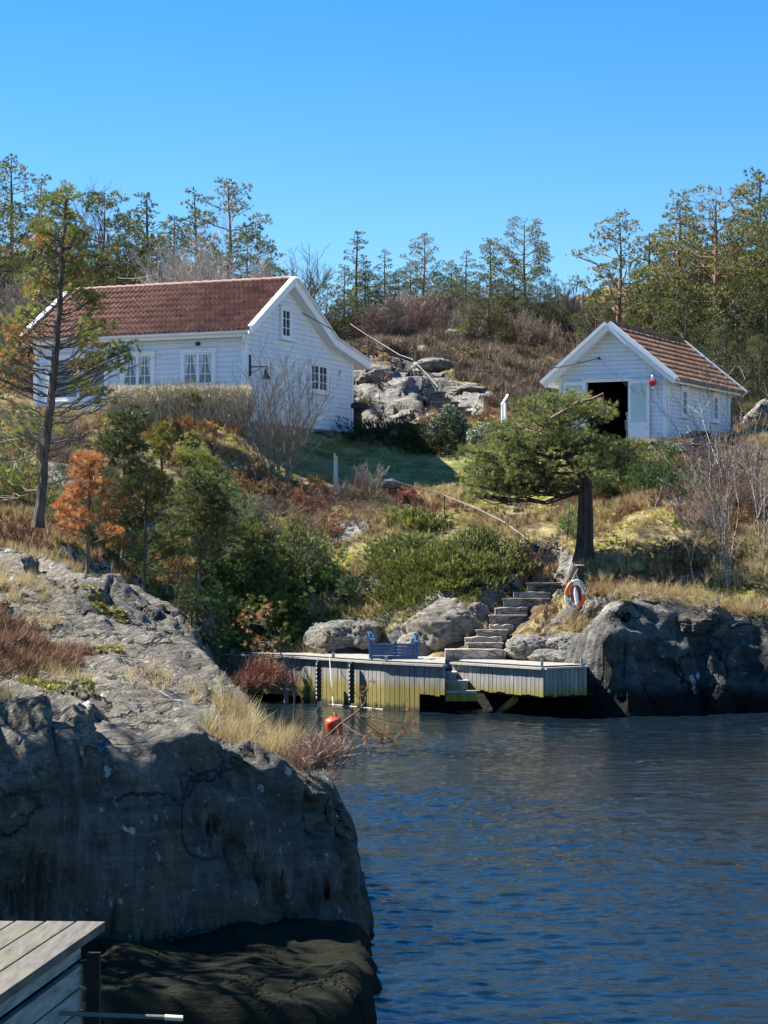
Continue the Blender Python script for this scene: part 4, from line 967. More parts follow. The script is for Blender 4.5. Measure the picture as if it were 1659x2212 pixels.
rotb = Matrix.Rotation(R(6),4,'Y') @ Matrix.Rotation(R(30),4,'Z') @ Matrix.Diagonal((.92,1,1.06,1))
mo = m_plain("orange_buoy", (.75,.16,.03), .5, .08); mw = m_plain("white_buoy", (.80,.80,.80), .5, .05)
def torus_arc(a0, a1, R_=.27, r=.062, k=12, n_=14, sc=(1,.75)):
    th = np.linspace(a0, a1, n_); ph = np.arange(k)*2*PI/k
    V = np.array([[(R_+r*math.cos(p))*math.cos(t_), r*math.sin(p)*sc[1], (R_+r*math.cos(p))*math.sin(t_)] for t_ in th for p in ph])
    F = [(i*k+j, (i+1)*k+j, (i+1)*k+(j+1)%k, i*k+(j+1)%k) for i in range(n_-1) for j in range(k)]
    return V, F
mb = MB(); V,F = torus_arc(R(120), R(187)); mb.add(V,F); V,F = torus_arc(R(-75), R(5)); mb.add(V,F); mb.xf(rotb); mb.build("ring", mo, t, True)
for a0,a1 in ((5,120),(187,285)):
    mb = MB(); V,F = torus_arc(R(a0), R(a1), r=.064); mb.add(V,F); mb.xf(rotb); mb.build("white_band", mw, t, True)
# lettering on the white bands: dark strokes
def glyph_text(word, mid, root, rad=.27, up=True, size=.075):
    G = {'P':[((0,0),(0,1)),((0,1),(.8,.85)),((.8,.85),(.8,.6)),((.8,.6),(0,.5))],'I':[((.5,0),(.5,1))],'C':[((1,.85),(.5,1)),((.5,1),(0,.6)),((0,.6),(0,.35)),((0,.35),(.5,0)),((.5,0),(1,.15))],'D':[((0,0),(0,1)),((0,1),(.8,.75)),((.8,.75),(.8,.25)),((.8,.25),(0,0))],
         'R':[((0,0),(0,1)),((0,1),(.8,.85)),((.8,.85),(.8,.6)),((.8,.6),(0,.5)),((.2,.5),(.9,0))],'A':[((0,0),(.45,1)),((.45,1),(.9,0)),((.2,.4),(.7,.4))],'N':[((0,0),(0,1)),((0,1),(.8,0)),((.8,0),(.8,1))],'O':[((0,0),(0,1)),((0,1),(.8,1)),((.8,1),(.8,0)),((.8,0),(0,0))],'L':[((0,1),(0,0)),((0,0),(.8,0))],'S':[((.9,.85),(.4,1)),((.4,1),(0,.75)),((0,.75),(.9,.3)),((.9,.3),(.5,0)),((.5,0),(0,.15))]}
    mb = MB(); dth = size*1.05/rad
    for i, ch in enumerate(word):
        th = mid + (-(i-(len(word)-1)/2) if up else (i-(len(word)-1)/2))*dth
        c = Vector((math.cos(th)*rad, -.052, math.sin(th)*rad)); rad_v = Vector((math.cos(th),0,math.sin(th)))*(1 if up else -1); tan = Vector((math.sin(th),0,-math.cos(th)))*(1 if up else -1)
        for a, b in G[ch]:
            pa = c+tan*(a[0]-.45)*size*.7+rad_v*(a[1]-.5)*size; pb = c+tan*(b[0]-.45)*size*.7+rad_v*(b[1]-.5)*size
            mb.beam(pa, pb, .012, .012, (0,1,0))
    mb.xf(rotb); mb.build("lettering", M_DARK, root)
glyph_text("ICLA", R(48), t); glyph_text("PISCI", R(228), t, up=False)
m_rope = m_plain("pale_rope", (.55,.52,.44), .9)
mb = MB(); mb.tube([(-.12,-.03,.28),(-.02,-.02,.46),(.06,0,.60),(.02,-.02,.46),(.1,-.03,.28)], .008, 5); mb.build("hanging_rope", m_rope, t)
mb = MB(); mb.tube([(-.26,-.05,-.12),(-.2,-.07,-.30),(.0,-.08,-.46),(.16,-.07,-.36),(.2,-.05,-.22)], .010, 5); mb.build("rope", m_rope, t)
t = empty("rescue_line_holder", tuple(lb+Vector((0,.09,0))), 0, "white throw-line tube fixed behind the lifebuoy ring, seen through its centre", "throw line")
mb = MB(); mb.lathe([(0,-.26),(.045,-.25),(.05,.05),(.03,.12),(.02,.17),(0,.18)], k=10); mb.xf(Matrix.Translation((.02,-.02,-.02)) @ Matrix.Rotation(R(-8),4,'Y')); mb.build("tube", mw, t)
mb = MB(); mb.box((0,.035,-.05), (.20,.02,.42)); mb.build("backboard", m_plain("purple_board", (.10,.04,.06), .8), t)

# orange mooring buoy
q = dpt(723, 1585, 0)
t = empty("mooring_buoy", (q.x, q.y, .08), 0, "orange cylindrical mooring buoy floating on the water near the dock", "buoy")
mb = MB(); mb.lathe([(0,-.26),(.13,-.25),(.165,-.21),(.17,-.02),(.17,.17),(.155,.23),(.10,.26),(0,.265)], k=20); mb.xf(Matrix.Rotation(R(-10),4,'Y') @ Matrix.Rotation(R(14),4,'X')); mb.build("float", m_plain("orange_plastic", (.72,.09,.03), .35, .12, 6), t, True)
mb = MB(); mb.tube([(-.04,-.06,.25),(-.03,-.06,.33),(.03,-.06,.33),(.05,-.06,.25)], .014, 6); mb.build("eye", M_CONC, t)
e = dpt(712, 1424); cable("mooring_rope", (q.x-.01, q.y-.05, .38), (e.x, e.y-.05, DZ+.05), .12, "thin pale rope from the orange buoy up to the landing stage", .008, "rope", m_rope)
# floating line along the foot of the dock
cable("floating_line", tuple(Vector((D1.x+.3, D1.y-.35, .01))), tuple(Vector((D2.x-.05, D2.y-.05, .01))), 0.0, "thin white line along the foot of the sunlit dock boards", .014, "rope", m_rope)

# wooden marker post
q = P(723, 1030, 62.5); z = gz(q.x, q.y)
t = empty("marker_post", (q.x, q.y, z-.1), 0, "pale grey wooden post standing in the grass below the cabin", "post")
topz = P(723,979,62.5).z
mb = MB(); mb.box((0,0,(topz-z)/2), (.055,.06,topz-z+.2)); mb.box((.055,0,(topz-z)/2-.03), (.05,.055,topz-z+.1)); mb.build("stake", m_plain("grey_stake", (.62,.60,.55), .9, .2, 6), t)

# handrails
def handrail(name, rail, posts, label, mrail, rr=.018):
    """rail: list of (x,y,D); posts: list of (x, ytop, ybottom, D)"""
    r0 = P(*rail[0]); t = empty(name, tuple(r0), 0, label, "handrail")
    mb = MB(); mb.tube([tuple(P(*a)-r0) for a in rail], rr, 6); mb.build("handrail", mrail, t)
    for (x, y0, y1, D) in posts:
        a = P(x, y0, D)-r0; b = P(x, y1, D); b = Vector((b.x, b.y, min(b.z, float(gz(b.x, b.y))) - .1))-r0
        mb = MB(); mb.tube([tuple(b), tuple(a)], .012, 6); mb.build("post", M_DARK, t)
    return t
m_rail = m_plain("galvanised_rail", (.20,.195,.185), .6, .2, 4)
handrail("hill_handrail", [(757,700,80),(790,722,79.2),(828,745,78.4),(862,766,77),(890,776,76.2),(922,808,74.8),(946,836,73.6)],
         [(757,700,760,80),(797,726,780,79),(828,745,800,78.4),(866,768,825,77),(912,798,850,75.2),(945,834,878,73.8)], "galvanised handrail climbing the bare rock between the cabin and the heather slope", m_rail, .014)
handrail("upper_railing", [(740,746,84),(800,742,83.6),(828,741,83.2)], [(757,744,760,84)], "short straight rail along the top of the rock behind the cabin", m_plain("grey_timber", (.3,.25,.2), .9))
handrail("garden_handrail", [(841,1034,61.5),(868,1044,61.4),(960,1070,61),(1030,1098,59.8),(1090,1128,58.6),(1140,1165,57.6)],
         [(856,1040,1090,61.4),(960,1070,1125,61),(1121,1150,1195,57.9)], "thin metal handrail running down the garden above the juniper", m_rail, .013)

# stone steps
def m_slab(name, a, b): 
    n = N(name); p = n.pos(); g = n.noise(n.map(p, (1, 1, 4)), 3, 6, .7); c = n.mix(n.ramp(g, [(.35, 0), (.65, 1)]), a, b)
    c = n.mix(n.ramp(n.voro(n.map(p, (1, 1, 2.2)), 3.2, 'DISTANCE_TO_EDGE'), [(0, .9), (.06, 0)]), c, (.02,.02,.017)); return n.set(color=c, rough=.9, normal=n.bump(g, .8, .03))
M_STEP = m_slab("step_stone", (.13,.125,.115), (.40,.37,.33)); M_STEP2 = m_slab("dark_step_stone", (.06,.06,.058), (.2,.19,.175))
def steps(name, lst, label, cat="steps", h=.2, dep=.55, ms=None):
    r0 = P(lst[0][0], lst[0][2], lst[0][3]); t = empty(name, tuple(r0), 0, label, cat); rng = random.Random(5)
    for i, (x0, x1, y, D) in enumerate(lst):
        a = P(x0, y, D)-r0; b = P(x1, y, D)-r0; mb = MB(); n_ = 7
        xs = np.linspace(a.x, b.x, n_); fz = [rng.uniform(-.02,.02) for _ in xs]; fy = [rng.uniform(-.04,.04) for _ in xs]
        V = []
        for j in range(n_): V += [(xs[j], a.y+fy[j], a.z+fz[j]), (xs[j], a.y+dep, a.z+fz[j]), (xs[j], a.y+dep, a.z-h-.25), (xs[j], a.y+fy[j]+.03, a.z-h-.25)]
        F = []
        for j in range(n_-1):
            o = j*4; F += [(o,o+1,o+5,o+4)[::-1], (o+3,o,o+4,o+7)[::-1], (o+1,o+2,o+6,o+5)[::-1]]
        F += [(0,3,2,1)[::-1], tuple((n_-1)*4+q for q in (0,1,2,3))[::-1]]
        mb.add(V, F); mb.build("step", (ms[i] if ms else M_STEP), t)
        sl = MB(); sl.box(((a.x+b.x)/2, a.y+.10, a.z+.02), (b.x-a.x+.06, .34, .035)); 
        if i % 2: sl.build("tread_slab", M_STEP, t)
    return t
steps("stone_steps", STEPS,
      "flight of rough stone steps climbing from the dock between boulders and the lifebuoy", ms=[m_slab("pinkish_step_stone",(.26,.22,.18),(.50,.43,.36))]*5+[M_STEP]*4+[M_STEP2]*2)
steps("hill_steps", HSTEPS, "dark rock-cut steps up the bare hill beside the galvanised handrail", ms=[M_STEP2]*6)
# ------------------------------------------------------------ vegetation
M_NEED = m_leaf("pine_needles", .55, .2); M_BARK = None
n = N("pine_bark"); o = n.obj(); g = n.noise(n.map(o, (5, 5, 1.2)), 2.5, 6, .7)
z = n.sep(o)[2]
c = n.mix(n.ramp(g, [(.35, 0), (.65, 1)]), (.045, .035, .028), (.20, .155, .12))
M_BARK = n.set(color=c, rough=.9, normal=n.bump(g, .9, .03))
n = N("ochre_bark"); o = n.obj(); g = n.noise(n.map(o, (5, 5, 2)), 3, 6, .7)
M_BARK2 = n.set(color=n.mix(n.ramp(g, [(.35, 0), (.65, 1)]), (.10, .06, .04), (.34, .21, .13)), rough=.9, normal=n.bump(g, .8, .02))
n = N("dark_furrowed_bark"); o = n.obj(); g = n.noise(n.map(o, (7, 7, .8)), 2.2, 6, .7)
M_BARK3 = n.set(color=n.mix(n.ramp(g, [(.38, 0), (.62, 1)]), (.012, .010, .010), (.085, .07, .06)), rough=.9, normal=n.bump(g, 1, .06))
n = N("pale_twig_bark"); o = n.obj(); g = n.noise(o, 5, 5, .7); M_TWIG = n.set(color=n.mix(n.ramp(g, [(.35, 0), (.65, 1)]), (.15, .12, .095), (.40, .34, .28)), rough=.85)
n = N("reddish_twig_bark"); o = n.obj(); g = n.noise(o, 5, 5, .7); M_TWIG2 = n.set(color=n.mix(n.ramp(g, [(.35, 0), (.65, 1)]), (.13, .075, .055), (.34, .22, .17)), rough=.85)
n = N("birch_bark"); o = n.obj(); g = n.noise(n.map(o, (3, 3, 9)), 2, 5, .7); M_BIRCH = n.set(color=n.mix(n.ramp(g, [(.4, 0), (.6, 1)]), (.11, .085, .07), (.40, .34, .29)), rough=.8)
M_STRAW = m_leaf("dry_grass_blades", .7, .3); M_HEATH = m_leaf("heather_twigs", .8, .1); M_GREEN = m_leaf("small_leaves", .5, .2)

rng = np.random.default_rng(11)
def unit(v): return v/(np.linalg.norm(v, axis=-1, keepdims=True)+1e-9)
def rot_to(dirs, r):
    """random orthonormal frames with z = dirs"""
    n_ = len(dirs); a = unit(r.normal(size=(n_, 3))); x = unit(np.cross(dirs, a)); y = np.cross(dirs, x)
    return np.stack([x, y, dirs], 1)      # rows are axes
def scatter(mb, TV, TF, pos, frames, scale, cols):
    """instances of a template: TV (k,3), TF (m,q)"""
    n_, k = len(pos), len(TV)
    V = np.einsum('kj,njl->nkl', TV, frames)*scale[:, None, None] + pos[:, None, :]
    F = (TF[None]+(np.arange(n_)*k)[:, None, None]).reshape(-1, TF.shape[1])
    mb.add(V.reshape(-1, 3), F, np.repeat(cols, k, axis=0))
def tuft_template(nb, spread, w, seed, base=.12, flatten=1.0):
    r = np.random.default_rng(seed); V, F = [], []
    for i in range(nb):
        az = r.uniform(0, 2*PI); el = r.uniform(R(90-spread), R(90)); L = r.uniform(.7, 1.0)
        d = np.array([math.cos(el)*math.cos(az), math.cos(el)*math.sin(az), math.sin(el)]); s = unit(np.cross(d, r.normal(size=3)))
        b = np.array([r.normal(0,.12), r.normal(0,.12), r.uniform(0, base)])*(1 if base > .05 else .25)
        V += [b-s*w/2, b+s*w/2, b+d*L]; F.append([3*i, 3*i+1, 3*i+2])
    return np.array(V), np.array(F)
TUFT = [tuft_template(9, 75, .20, 1), tuft_template(9, 65, .18, 2)]
TUFTF = [tuft_template(18, 62, .10, 3), tuft_template(18, 70, .09, 4)]     # finer, for near pines
def palette(cols, n_, r, var=.25):
    c = np.array(cols, float); w = r.integers(0, len(c), n_); u = r.uniform(0, 1, n_)[:, None]; w2 = r.integers(0, len(c), n_)
    out = c[w]*u+c[w2]*(1-u); return out*(1+r.uniform(-var, var, (n_, 1)))
GREENS = [(.12,.15,.04),(.19,.205,.055),(.28,.275,.075),(.14,.16,.05)]
DGREEN = [(.065,.095,.03),(.095,.12,.035),(.15,.165,.045),(.07,.10,.035)]
YGREEN = [(.20,.22,.045),(.28,.26,.05),(.12,.16,.04),(.32,.20,.05)]
OLIVE = [(.27,.235,.075),(.19,.185,.055),(.33,.28,.09),(.13,.14,.045)]
ORANGE = [(.56,.24,.08),(.68,.33,.12),(.46,.18,.06),(.62,.36,.18)]

def bezier(a, b, c, n_=6):
    t = np.linspace(0, 1, n_)[:, None]; return (1-t)**2*a+2*t*(1-t)*b+t*t*c

def pine(name, seed, H, plates, trunk, r0=.12, bark=None, cols=GREENS, tl=.20, dens=60, tuft=TUFT, nsub=6, bare=0, parent=None, lean=(0,0), flat=.42, up=.55, colsets=None, k=6, drop=.35, limb=1.0, gapt=-.18, limbskip=0, zmin=.15):
    """plates: list of (x,y,z,r) foliage clumps; trunk: polyline. returns Empty > trunk, crown"""
    r = np.random.default_rng(seed); root = empty(name)
    tr = np.array(trunk, float); nt_ = len(tr)
    # refine the trunk
    ts = np.linspace(0, nt_-1, max(12, nt_*3)); tp = np.stack([np.interp(ts, np.arange(nt_), tr[:, i]) for i in range(3)], 1)
    tp[1:-1, :2] += r.normal(0, .012*H/8, (len(tp)-2, 2)); s = np.linspace(0, 1, len(tp)); rad = r0*(1-s)**.75*.95+.012
    rad[0] *= 1.35; rad[1] *= 1.1
    tm = MB(); tm.tube(tp, rad, 9 if r0 > .15 else 7)
    pos, dr, cl = [], [], []
    for (px, py, pz, pr) in plates:
        c = np.array([px, py, pz], float)
        zt = np.clip(pz - drop*math.hypot(px-np.interp(pz, tp[:,2], tp[:,0]), py-np.interp(pz, tp[:,2], tp[:,1])) - .1*pr, tp[0,2]+zmin*H, tp[-1,2]-.02)
        base = np.array([np.interp(zt, tp[:,2], tp[:,i]) for i in range(3)]); br = np.interp(zt, tp[:,2], rad)
        mid = (base+c)/2 + np.array([0, 0, -.10*np.linalg.norm(c-base)])+r.normal(0, .06, 3)*np.linalg.norm(c-base)
        skip = r.uniform() < limbskip; L = np.linalg.norm(c-base); lim = bezier(base, mid, c, 7); lim[1:-1] += r.normal(0, .02*L, (5, 3))
        lr = min(br*.5, .012+L*.014)*limb; 
        if not skip: tm.tube(lim, np.linspace(lr, .010, 7), 5, cap=False)
        for q in range(nsub):
            s0 = r.uniform(.35, 1); i = s0*6; a = np.array([np.interp(i, np.arange(7), lim[:, j]) for j in range(3)])
            az = r.uniform(0, 2*PI); rr = pr*r.uniform(.5, 1); e = c+np.array([rr*math.cos(az), rr*math.sin(az), pr*flat*r.uniform(-.2, .7)])
            tw = bezier(a, (a+e)/2+r.normal(0, .08*pr, 3)+np.array([0,0,-.06*pr]), e, 5); tm.tube(tw, np.linspace(lr*.45, .006, 5), 4, cap=False)
        m = max(3, int(dens*pr*pr)); u = unit(r.normal(size=(m, 3))); rad_ = r.uniform(.25, 1, m)**.5
        q = u*rad_[:, None]; q[:, 2] = q[:, 2]*flat + .0
        keep = r.uniform(0, 1, m) < np.where(u[:, 2] > -.25, 1, .35)
        jit = fbm(q[:,0]*3/pr*.6+px*9, q[:,1]*3/pr*.6+py*9, q[:,2]*5/pr*.6, 2, seed) > gapt
        q = q[keep & jit]; u = u[keep & jit]
        pos.append(c+q*pr); d = u*.8+np.array([0, 0, up])+r.normal(0, .25, u.shape); dr.append(unit(d))
        cs = cols if colsets is None else colsets[r.integers(len(colsets))]
        cl.append(palette(cs, len(q), r)*(1+r.uniform(-.18, .18)))
    pos = np.concatenate(pos); dr = np.concatenate(dr); cl = np.concatenate(cl)
    tm.build("trunk", bark or M_BARK, root)
    cm = MB(); h_ = r.integers(0, 2, len(pos))
    for q in (0, 1):
        s_ = h_ == q
        if s_.any(): scatter(cm, tuft[q][0], tuft[q][1], pos[s_], rot_to(dr[s_], r), tl*r.uniform(.7, 1.25, s_.sum()), cl[s_])
    cm.build("crown", M_NEED, root)
    return root
def plates_conical(r, H, base, width, n_, pw=1.0, top_r=.35, big=.85, skew=0, prof=None):
    out = []
    for i in range(n_):
        t = (i+r.uniform(.1, .9))/n_; z = H*(base+(1-base)*t)
        w = width/2*(prof(t) if prof else (1-t)**pw*.95+.08); az = i*2.4+r.uniform(-.5, .5)
        rr = w*r.uniform(.45, 1.0); pr = max(top_r*.6, (top_r+(big-top_r)*(1-t))*r.uniform(.7, 1.15))
        out.append((rr*math.cos(az)+skew*t, rr*math.sin(az), z-pr*.2, pr))
    out.append((skew, 0, H-.25, top_r*.7)); return out

# pine kinds seen on the skyline, each built once
def kind(i):
    r = np.random.default_rng(100+i)
    if i == 0: H=8; pl=plates_conical(r,H,.22,5.2,34,.8,.4,.95); tk=[(0,0,0),(.1,0,4),(.05,0,8)]
    if i == 1: H=8; pl=plates_conical(r,H,.45,4.4,26,1,.45,.8,prof=lambda t: math.sin(PI*(t*.8+.2))*.95+.1); tk=[(0,0,0),(-.2,0,3),(.15,0,5),(0,0,7.7)]
    if i == 2: H=8; pl=plates_conical(r,H,.3,3.0,26,.7,.32,.62); tk=[(0,0,0),(.1,0,4),(0,0,7.9)]
    if i == 3: H=7; pl=plates_conical(r,H,.12,6.6,46,.5,.6,1.1,prof=lambda t: math.sqrt(max(0,1-t**2.2))); tk=[(0,0,0),(.2,0,3),(.4,0,6.5)]
    if i == 4: H=9; pl=plates_conical(r,H,.5,6.4,34,1,.5,.95,prof=lambda t: math.sqrt(max(0,1-(t*1.05-.15)**2*1.1))*.95); tk=[(0,0,0),(.15,0,3),(-.1,0,6),(.1,0,8.6)]
    if i == 5: H=8; pl=plates_conical(r,H,.28,3.8,22,.9,.3,.7,.5); tk=[(0,0,0),(.1,0,3),(.4,0,7.8)]
    bark = M_BARK2 if i in (4, 1) else M_BARK
    cs = [[GREENS,DGREEN,OLIVE],[GREENS,OLIVE],[DGREEN,GREENS],[DGREEN,DGREEN,GREENS],[OLIVE,GREENS,OLIVE],[GREENS,DGREEN]][i]
    return pine("pine_tree", 200+i, H, pl, tk, .15 if i != 4 else .2, bark, colsets=cs, tl=.15, dens=330, nsub=6, flat=.5, gapt=-.04), H
KINDS = [kind(i) for i in range(6)]
first = [True]*6
def place_pine(k, x, ytop, D, w=1.0, label="", rz=None, group="pines of the wood behind the houses", yb=None):
    src, H = KINDS[k]; X = (x-CW/2)/FPX*D; zt = P(x, ytop, D).z; zb = float(gz(X, D)) if yb is None else P(x, yb, D).z; s = (zt-zb)/H
    rz = random.uniform(0, 6.28) if rz is None else rz
    sc = (s*w, s*w, s)
    if first[k]: o = src; first[k] = False; o.location = (X, D, zb-.05); o.rotation_euler = (0,0,rz); o.scale = sc; o['label'] = label
    else: o = copy_tree(src, (X, D, zb-.05), rz, sc, label)
    o['category'] = 'tree'; o['group'] = group; return o
random.seed(4)
def pick(x, tab):
    return min(tab, key=lambda t: abs(t[0]-x))[1]
def land(x): return pick(x, [(-40,"cut by the left frame edge"),(60,"behind the thin pine's top"),(170,"above the cabin's left roof end"),(280,"left of the wooden pole"),(360,"behind the wooden pole"),(450,"above the middle of the cabin roof"),(540,"above the right part of the cabin roof"),(620,"above the cabin's gable peak"),(700,"right of the cabin gable"),(770,"above the hill railing"),(830,"above the rail's bend"),(890,"under the twin-lobed pine"),(950,"left of the rock knoll"),(1000,"behind the rock knoll"),(1060,"under the spreading mid pine"),(1120,"left of the umbrella pine's stem"),(1170,"right of the umbrella pine's stem"),(1220,"under the sky gap"),(1270,"just left of the boathouse peak"),(1330,"behind the boathouse peak"),(1400,"above the boathouse's tile slope"),(1470,"above the middle of the boathouse ridge"),(1540,"at the great forked pine's foot"),(1600,"above the boathouse's far end"),(1660,"at the right frame edge")])
def landr(x): return pick(x, [(1440,"below the slates"),(1500,"left of the birches"),(1560,"among the birches"),(1620,"right of the birches"),(1680,"at the frame edge")])
def landm(x): return pick(x, [(640,"below the cabin's gable"),(700,"left of the grey post"),(750,"right of the grey post"),(800,"by the lawn's lower edge")])
def landl(x): return pick(x, [(-30,"at the left frame edge"),(50,"left of the thin pine's trunk"),(130,"right of the thin pine's trunk"),(210,"above the orange pine"),(300,"above the yellow-green pine")])
named = [
 (0,22,335,100,1.0,"tall dark pine at the far left of the skyline, highest of the left wood"),
 (5,72,372,98,1.0,"slim reddish pine just right of the tallest pine on the left skyline"),
 (3,-30,430,92,1.0,"dark bushy pine cut off by the left frame edge, under the tallest left pine"),
 (3,210,412,88,1.0,"broad dense dark pine behind the thin orange-tinged pine, above the cabin's left end"),
 (2,315,411,90,1.1,"narrow pale-tipped pine standing between the broad dark pine and the bare trees"),
 (5,432,400,94,1.0,"thin open pine, left one of the two highest above the cabin roof"),
 (1,492,384,92,1.0,"pine with stacked level branches, right one of the two highest above the cabin roof"),
 (3,530,500,90,.9,"low dark pine whose branches reach right, above the cabin's gable peak"),
 (0,375,462,89,1.0,"mid-height pine behind the bare trees, above the middle of the cabin roof"),
 (2,582,552,95,1.2,"small dark pine just left of the cabin's gable peak"),
 (2,772,494,92,1.15,"tall narrow pine with a leaning stem, first right of the cabin gable"),
 (5,832,533,93,1.1,"short slim pine between the leaning narrow pine and the twin-lobed pine"),
 (1,916,501,93,1.0,"open pine with two lobes of foliage, above the bare rock knoll"),
 (3,1052,588,88,.95,"low spreading yellowish-green pine with dark stem, in the middle of the wood"),
 (5,1006,535,94,1.2,"sparse pine left of the tall umbrella-shaped pine, lower of the two"),
 (0,1058,512,93,1.0,"sparse leaning pine touching the left side of the umbrella-shaped pine"),
 (4,1133,467,95,.85,"tall airy umbrella-shaped pine, highest between the cabin and the boathouse"),
 (3,1165,572,91,.6,"small dark pine at the right foot of the umbrella-shaped pine"),
 (5,1198,590,93,.9,"last small pine of the middle wood, right before the sky gap"),
 (1,1340,454,84,1.05,"slender pine with a drooping left branch, straight above the boathouse peak"),
 (2,1404,500,85,1.2,"dark-stemmed pine right behind the slender pine above the boathouse peak"),
 (0,1472,438,86,1.1,"dense pine between the dark-stemmed pine and the great forked pine"),
 (4,1548,398,80,1.0,"great forked pine with ochre limbs, widest tree of the right wood"),
 (0,1640,362,86,1.0,"highest pine of the right wood, close to the frame edge"),
 (3,1700,420,84,1.0,"broad pine cut off by the right frame edge"),
 (3,700,610,88,.9,"bushy fresh-green pine directly right of the cabin's gable roof"),
 (0,745,575,90,1.0,"green pine behind the bushy one right of the cabin gable"),
 (3,1290,620,82,.6,"low bushy pine left behind the boathouse peak"),
 (0,1430,560,82,1.1,"green pine filling the gap right of the slender pine's stem"),
 (3,1480,620,79,.8,"bushy olive pine rising just over the boathouse roof ridge"),
 (3,1600,590,78,.9,"bushy green pine under the great forked pine, right side"),
 (0,1655,560,80,1.0,"pine at the right edge beneath the highest right pine"),
 (3,1560,700,76,.6,"low young pine above the far end of the boathouse roof"),
 (3,1640,720,75,.6,"low young pine at the right edge, above the rock behind the boathouse"),
]
for k, x, y, D, w, lab in named: place_pine(k, x, y, D, w, lab)
fill = [(3,270,470,95),(3,150,480,93),(0,100,500,90),(3,40,560,86),(0,250,520,86),(3,330,530,92),(3,460,540,96),(0,560,590,99),(3,630,600,98),(3,800,590,97),(0,860,580,98),(3,900,600,96),(3,960,600,96),(0,985,580,98),
        (3,1100,610,96),(0,1020,620,98),(3,1150,640,98),(0,1215,640,99),(3,1330,600,89),(0,1380,600,88),(3,1520,530,88),(0,1500,480,90),(3,1590,470,90),(3,1440,520,90),(0,1660,480,90),(3,-60,520,86),(3,0,640,84),(0,1720,520,86),(3,1740,640,80),(3,680,660,94),(0,1575,560,86),(3,1420,660,86),(3,730,600,91),(0,790,570,92),(3,850,590,92),(0,885,565,94),(3,940,585,92),(0,975,560,94),(3,1000,600,91),(3,1080,600,92),(0,1110,570,94),(3,1140,610,92),(0,1190,610,94),(2,1215,630,92),(3,760,640,88),(3,640,640,92)]
_seen = set()
for k, x, y, D in fill:
    lab = f"{'bushy' if k == 3 else 'upright'} half-hidden pine {land(x)}, {'nearer' if D < 91 else ('deeper' if D < 96 else 'deepest')} in the wood"
    if lab in _seen: continue
    _seen.add(lab); place_pine(k, x, y, D, 1.0, lab, group="inner pines of the wood")
o = copy_tree(KINDS[3][0], (-7.6, 20.2, 2.6), 1.0, (.95,.95,1.2), "spreading pine on the outcrop, beyond the left frame edge"); o['category'] = 'tree'
for i in range(6):
    if first[i]: 
        for c_ in list(KINDS[i][0].children): bpy.data.objects.remove(c_)
        bpy.data.objects.remove(KINDS[i][0])

# ---- the spreading windblown pine above the steps
D = 55.8; bx = P(1262, 1205, D); Zb = bx.z
def loc(x, y, dy=0): q = P(x, y, D+dy)-bx; return (q.x, q.y, q.z)
pl = []; r = np.random.default_rng(7)
lobes = [(1180,985,1000,1350,920,1050,1.7,72),(1215,880,1115,1308,848,925,1.2,34),(1160,920,1060,1260,890,975,1.3,26),(1080,1010,985,1150,945,1070,1.4,34),(1330,960,1280,1392,925,1010,1.1,18),(1040,1050,1000,1090,1020,1085,.8,8),(1150,1050,1050,1260,1030,1078,1.2,22)]
for (cx, cy, x0, x1, y0, y1, dep, n_) in lobes:
    for i in range(n_):
        a = r.uniform(0, 2*PI); q = math.sqrt(r.uniform(0, 1)); x = (x0+x1)/2+(x1-x0)/2*q*math.cos(a)*.93; y = (y0+y1)/2+(y1-y0)/2*q*math.sin(a)*.85
        X, Y, Z = loc(x, y, r.uniform(-dep, dep)); pl.append((X, Y, Z, r.uniform(.28, .46)))
tk = [loc(1262,1215),loc(1264,1140),loc(1264,1060),loc(1268,1035),loc(1225,985),loc(1215,930),loc(1195,885)]
crooked = pine("windblown_pine", 31, 4.5, pl, tk, .235, M_BARK3, cols=[(.17,.21,.06),(.27,.30,.08),(.11,.155,.045),(.38,.37,.12)], tl=.105, dens=760, tuft=TUFTF, nsub=5, flat=.5, up=.6, drop=.16, limb=.8, gapt=-.02, limbskip=.72, zmin=.40)
crooked.location = bx; crooked['label'] = "low wide-spreading pine with a thick dark trunk, beside the stone steps"; crooked['category'] = "tree"
# its twisted bare limb
mb = MB(); mb.tube([loc(1190,905,-.9),loc(1225,885,-1.1),loc(1250,868,-1.1),loc(1280,862,-1.2),(loc(1302,850,-1.2)),loc(1306,880,-1.2),loc(1300,905,-1.2)], [.055,.05,.045,.04,.032,.025,.01], 8); mb.build("bare_limb", M_BARK2, crooked)

